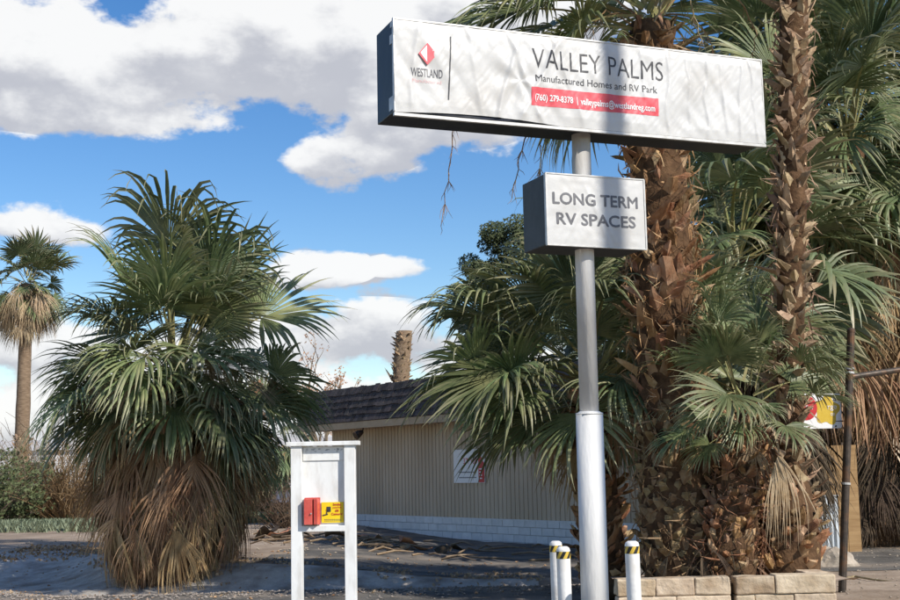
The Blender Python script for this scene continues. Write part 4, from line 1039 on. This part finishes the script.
tag(pyd('planter_soil', sv, sf, 'dirt', smooth=True), None, kind='structure')
# dry strips lying over the planter
rg = random.Random(15)
hb = empty('dead_frond_heap', P(668, 572, 14.1), 'grey brown heap of fallen dead fans at the foot of the tall palm', 'dead fronds')
hb.location.z = .4
for k in range(14):
    add_one(hb, rg.choice(DEADD), 'dead_frond', Vector((rg.uniform(.1, .75), rg.uniform(-.15, .2), rg.uniform(.15, .42))), rg.uniform(0, 6.28), rg.uniform(-.5, .1), rg.uniform(.28, .42))

# ------------------------------------------------------------------ steel post, coloured sign, things behind
pp = G(842, 597); ptop = P(851, 331, pp.y)
sp = empty('steel_post', pp, 'dark rusty steel post with a gate arm at the edge of the dirt yard', 'post')
tv = ptop - pp
b = MB(); b.tube([tv * -.1, tv * 1.0], .047, 14); b.build('post', 'steel_dark', sp, smooth=False)
b = MB(); b.tube([tv * .995, tv * 1.004, tv * 1.012], [.052, .052, .03], 14); b.build('cap', 'steel_dark', sp)
a0 = P(850, 377, pp.y) - pp; a1 = P(960, 361, pp.y + .6) - pp
b = MB(); b.tube([a0, a1], .036, 12); b.build('gate_arm', 'steel_dark', sp)
for tt in (.84, .855, .42):
    b = MB(); b.tube([tv * (tt - .004), tv * (tt + .004)], .056, 14); b.build('clamp', 'frame_alu', sp)
cs_y = pp.y + .07
def C(px, py): return P(px, py, cs_y)
s0 = C(797, 429); cw_ = C(843, 428).x - s0.x; chh = C(797, 394).z - s0.z
cs = empty('coloured_sign', s0, 'white sign with a red disc and ochre blob mounted beside the steel post', 'sign', rz=R(3))
def rrect(w, h, r, n=5):
    pts = []
    for (cx, cz, a0_) in ((w - r, r, -90), (w - r, h - r, 0), (r, h - r, 90), (r, r, 180)):
        for k in range(n + 1): a = R(a0_ + 90 * k / n); pts.append((cx + r * math.cos(a), cz + r * math.sin(a)))
    return pts
def extr(name, pts, y0, y1, m, parent):
    n = len(pts); v = [(q[0], y0, q[1]) for q in pts] + [(q[0], y1, q[1]) for q in pts]
    f = [tuple(range(n)), tuple(range(2 * n - 1, n - 1, -1))] + [(i, i + n, (i + 1) % n + n, (i + 1) % n) for i in range(n)]
    return pyd(name, v, f, m, parent)
pl = extr('plate', rrect(cw_, chh, .03), 0, .006, 'print_white', cs)
extr('red_disc', [(max(.012, cw_ * .22 + cw_ * .25 * math.cos(a)), chh * .60 + chh * .36 * math.sin(a)) for a in [2 * math.pi * k / 28 for k in range(28)]], -.003, .001, 'sign_red', pl)
bl = []
for k in range(40):
    a = 2 * math.pi * k / 40; rr_ = 1 + .16 * math.sin(a * 5 + .6); bl.append((cw_ * .68 + cw_ * .27 * rr_ * math.cos(a) * .98, chh * .52 + chh * .40 * rr_ * math.sin(a)))
extr('ochre_blob', bl, -.002, .0012, 'ochre', pl)
lettering('ller', .1, 'print_white', pl, cw_ * .22, chh * .55, -.006, width=cw_ * .18, height=chh * .13)
lettering('rge', .1, 'print_white', pl, cw_ * .70, chh * .50, -.006, width=cw_ * .2, height=chh * .15)
lettering('co', .1, 'print_white', pl, cw_ * .76, chh * .36, -.006, width=cw_ * .09, height=chh * .08)
b = MB()
for (u, w__) in ((.86, .9), (.86, .06)): b.tube([(cw_ * u, -.004, chh * w__), (cw_ * u, -.010, chh * w__)], .012, 8)
b.build('bolt', 'tape_black', cs)
b = MB(); b.tube([(cw_ * .5, .012, chh * .8), (cw_ + .1, .0, chh * .8)], .008, 6); b.tube([(cw_ * .5, .012, chh * .2), (cw_ + .09, .0, chh * .2)], .008, 6); b.build('bracket', 'steel_dark', cs)
q = G(806, 548); q.z = 0
wb = empty('wooden_panel', P(806, 545, 23.5), 'weathered brown wooden panel behind the slender palm', 'panel'); wb.location.z = 0
zt_ = P(806, 446, 23.5).z
for k in range(6):
    b = MB(); b.box((-.55 + k * .225 + .3, 0, zt_ / 2), (.218, .03, zt_)); b.build('plank', 'wood_board', wb)
b = MB(); b.box((.78, .04, zt_ / 2), (.09, .09, zt_ + .1)); b.build('post', 'bark', wb)
b = MB(); b.box((-.55, .04, zt_ / 2), (.09, .09, zt_ + .1)); b.build('post', 'bark', wb)
cm = empty('corrugated_sheet', P(800, 545, 23.0), 'pale grey corrugated sheet standing against the wooden panel', 'metal sheet'); cm.location.z = 0
zc = P(800, 497, 23.0).z; v = []; f = []; n = 60
for i in range(n + 1):
    xx = -.3 + 1.0 * i / n; yy = .02 * math.sin(i * 1.3)
    for yo in (0, .004): v += [(xx, yy + yo, 0), (xx, yy + yo, zc)]
for i in range(n): a = i * 4; f += [(a, a + 4, a + 5, a + 1), (a + 2, a + 3, a + 7, a + 6), (a + 1, a + 5, a + 7, a + 3)]
pyd('sheet', v, f, 'corrugated', cm, smooth=True)
b = MB(); b.box((.2, 0, zc + .01), (1.02, .06, .03)); b.build('top_rail', 'frame_alu', cm)
def boulder(px, py, Y, d, seed, label):
    bm = bmesh.new(); bmesh.ops.create_icosphere(bm, subdivisions=4, radius=1)
    for v_ in bm.verts:
        k = 1 + .35 * noise.noise(v_.co * 1.3 + Vector((seed, 0, 0))) + .12 * noise.noise(v_.co * 4); v_.co = Vector((v_.co.x * d[0] * k, v_.co.y * d[1] * k, max(-.3, v_.co.z) * d[2] * k))
    me = bpy.data.meshes.new('boulder'); bm.to_mesh(me); bm.free(); q = P(px, py, Y); q.z = 0
    o = meshobj('boulder', me, None, 'rock', q); tag(o, label, 'rock')
boulder(826, 555, 20.5, (.42, .3, .34), 2, 'tan boulder beside the corrugated sheet')
sm_stone = boulder(846, 598, 15.2, (.06, .05, .04), 5, 'small stone at the foot of the steel post')
hose = MB(); hz = [G(838, 580), G(855, 578), G(872, 581), G(895, 584), G(930, 583)]
hose.tube([Vector((q.x, q.y, .02)) for q in hz], .014, 6); tag(hose.build('fallen_stalk', 'dry_pale'), 'long pale dry stalk lying on the dirt yard', 'stalk')

# ------------------------------------------------------------------ fallen husks and sticks in front of the building
def husk(px, py, s, rz, tilt, m, label):
    q = G(px, py); q.z = zg(q.x, q.y); s *= .68
    v = []; f = []; nr, ncol = 9, 5
    for r in range(nr):
        t = r / (nr - 1)
        for j in range(ncol):
            a = (j / (ncol - 1) - .5); wd = (.22 * (1 - t) ** .7 + .05) * s
            v.append(Vector((1.0 * s * (t - .5), a * wd * 2, .02 + s * (.20 * math.sin(t * 2.6 + px) ** 2 + .16 * (a * 2) ** 2 * (1 - t)) + .02 * noise.noise(Vector((t * 5, a * 5, px))))))
    n = len(v); v += [x + Vector((0, 0, -.018)) for x in v]
    for r in range(nr - 1):
        for j in range(ncol - 1):
            a = r * ncol + j; f += [(a, a + 1, a + ncol + 1, a + ncol), (n + a + 1, n + a, n + a + ncol, n + a + ncol + 1)]
        f += [(r * ncol, (r + 1) * ncol, n + (r + 1) * ncol, n + r * ncol), (r * ncol + ncol - 1, n + r * ncol + ncol - 1, n + (r + 1) * ncol + ncol - 1, (r + 1) * ncol + ncol - 1)]
    o = pyd('palm_husk', v, f, m, None, q, smooth=True); o.rotation_euler = (0, tilt, rz); tag(o, label, 'husk')
husk(278, 549, 1.0, .6, -.3, 'orange_husk', 'curled orange palm husk among black husks beside the gutter')
husk(262, 552, 1.1, 2.4, .1, 'dry_dark', 'black curled palm husk next to the orange one')
husk(292, 553, 1.2, .2, 0, 'dry_dark', 'long black palm husk lying past the orange one by the white board')
husk(416, 554, .95, .3, .1, 'orange_husk', 'pale orange palm husk on the litter line in front of the building')
husk(405, 556, .7, 1.6, 0, 'dry', 'brown palm husk touching the pale orange one')
husk(364, 551, .7, 2.4, 0, 'orange_husk', 'small rusty palm husk behind the white board\'s post')
husk(382, 552, .8, .9, 0, 'dry', 'small brown palm husk between two orange ones')
husk(453, 555, .9, .8, -.2, 'dry_dark', 'upright dark palm husk at the middle of the litter line')
husk(572, 556, 1.0, .5, 0, 'boot', 'rusty curled palm husk behind the two paired bollards')
husk(340, 551, .9, .1, 0, 'dry', 'tan palm husk seen between the notice board posts')
rg = random.Random(44)
wd_ = ['long', 'thin', 'crooked', 'short', 'pale', 'split']
st = MB(); fl = []
for k in range(75):
    px = rg.choice((rg.uniform(255, 575), rg.gauss(380, 40))); py = 553 + (px - 255) * .012 + rg.gauss(0, 4); q = G(px, py); a = rg.gauss(-.2, .9); L = rg.uniform(.15, 1.1)
    d = Vector((math.cos(a), math.sin(a), 0)) * L / 2; z = zg(q.x, q.y) + .02 + rg.uniform(0, .08); q.z = z
    st.tube([q - d, q + Vector((0, 0, rg.uniform(0, .08))), q + d], [.02, .018, .006], 4)
tag(st.build('fallen_sticks', 'dry_pale'), 'strewn dry palm stalks and sticks in front of the building', 'sticks', kind='stuff')

# ------------------------------------------------------------------ far background
def trailer(px0, px1, Y, label, ztop=2.9, red=False):
    a = P(px0, 505, Y); c = P(px1, 505, Y); L = c.x - a.x
    root = empty('mobile_home', (a.x, Y, 0), label, 'mobile home')
    b = MB(); b.box((L / 2, 2, .85 + (ztop - .85) / 2), (L, 4, ztop - .85)); w = b.build('wall', 'trailer_wall', root)
    b = MB(); b.box((L / 2, 2, .42), (L - .1, 3.9, .86)); b.build('skirting', 'trailer_skirt', root)
    b = MB(); v = [(-.2, -.2, ztop), (L + .2, -.2, ztop), (L + .2, 4.2, ztop), (-.2, 4.2, ztop), (-.2, 2, ztop + .55), (L + .2, 2, ztop + .55)]
    b.add(v, [(0, 1, 5, 4), (2, 3, 4, 5), (0, 4, 3), (1, 2, 5), (3, 2, 1, 0)]); b.build('roof', 'trailer_roof', root)
    x = 1.2
    while x < L - 1.2:
        b = MB(); b.box((x, -.02, 1.95), (1.0, .06, .9)); fr = b.build('window', 'print_white', root)
        b = MB(); b.box((x, -.045, 1.95), (.86, .03, .76)); b.build('pane', 'glass_dark', fr); x += 2.6
trailer(205, 330, 66, 'pale mobile home with dark skirting seen past the short palm')
trailer(-40, 150, 62, 'white mobile home behind the dry bushes')
b = MB(); q = P(247, 500, 60)
root = empty('red_post', (q.x, 60, 0), 'faded red post in front of the pale mobile home', 'post')
b.box((0, 0, .9), (.32, .1, 1.9)); b.build('post', 'print_red', root, bevel=.02)
b = MB(); b.box((0, 0, 1.88), (.4, .14, .08)); b.build('cap', 'print_red', root, bevel=.01)
# low guard rail by the road
gr = empty('guard_rail', (P(200, 515, 45).x, 45.2, 0), 'low dark rail in front of the far road', 'rail')
b = MB(); b.box((3.5, 0, .55), (7, .06, .10)); b.build('rail', 'steel_dark', gr)
for k in range(4): b = MB(); b.box((.4 + k * 2.0, .04, .28), (.1, .1, .62)); b.build('post', 'steel_dark', gr)
# scrub along the horizon
rgf = random.Random(61)
b = MB()
for k in range(230):
    a = rgf.uniform(-.75, .75); Y = rgf.uniform(85, 150); c_ = Vector((math.tan(a) * Y, Y, rgf.uniform(.5, 2.2))); leaf_cloud(b, c_, rgf.uniform(1.5, 3.4), rgf.uniform(.8, 1.8), 60, .9, rgf)
tag(b.build('far_scrub', 'bush_leaf'), 'far belt of scrub along the horizon', 'scrub', kind='stuff')

# utility pole standing on the sun side of the sign; its shadow crosses both faces
tgt = plane_hit(612, 90, fo, ex); ps = tgt + sh * 8.5
up_ = empty('utility_pole', (ps.x, ps.y, 0), 'weathered wooden utility pole beside the parking apron', 'utility pole')
b = MB(); b.tube([(0, 0, -.5), (0, 0, 14.5)], [.12, .085], 16); b.build('pole', 'pole_wood', up_, smooth=True)
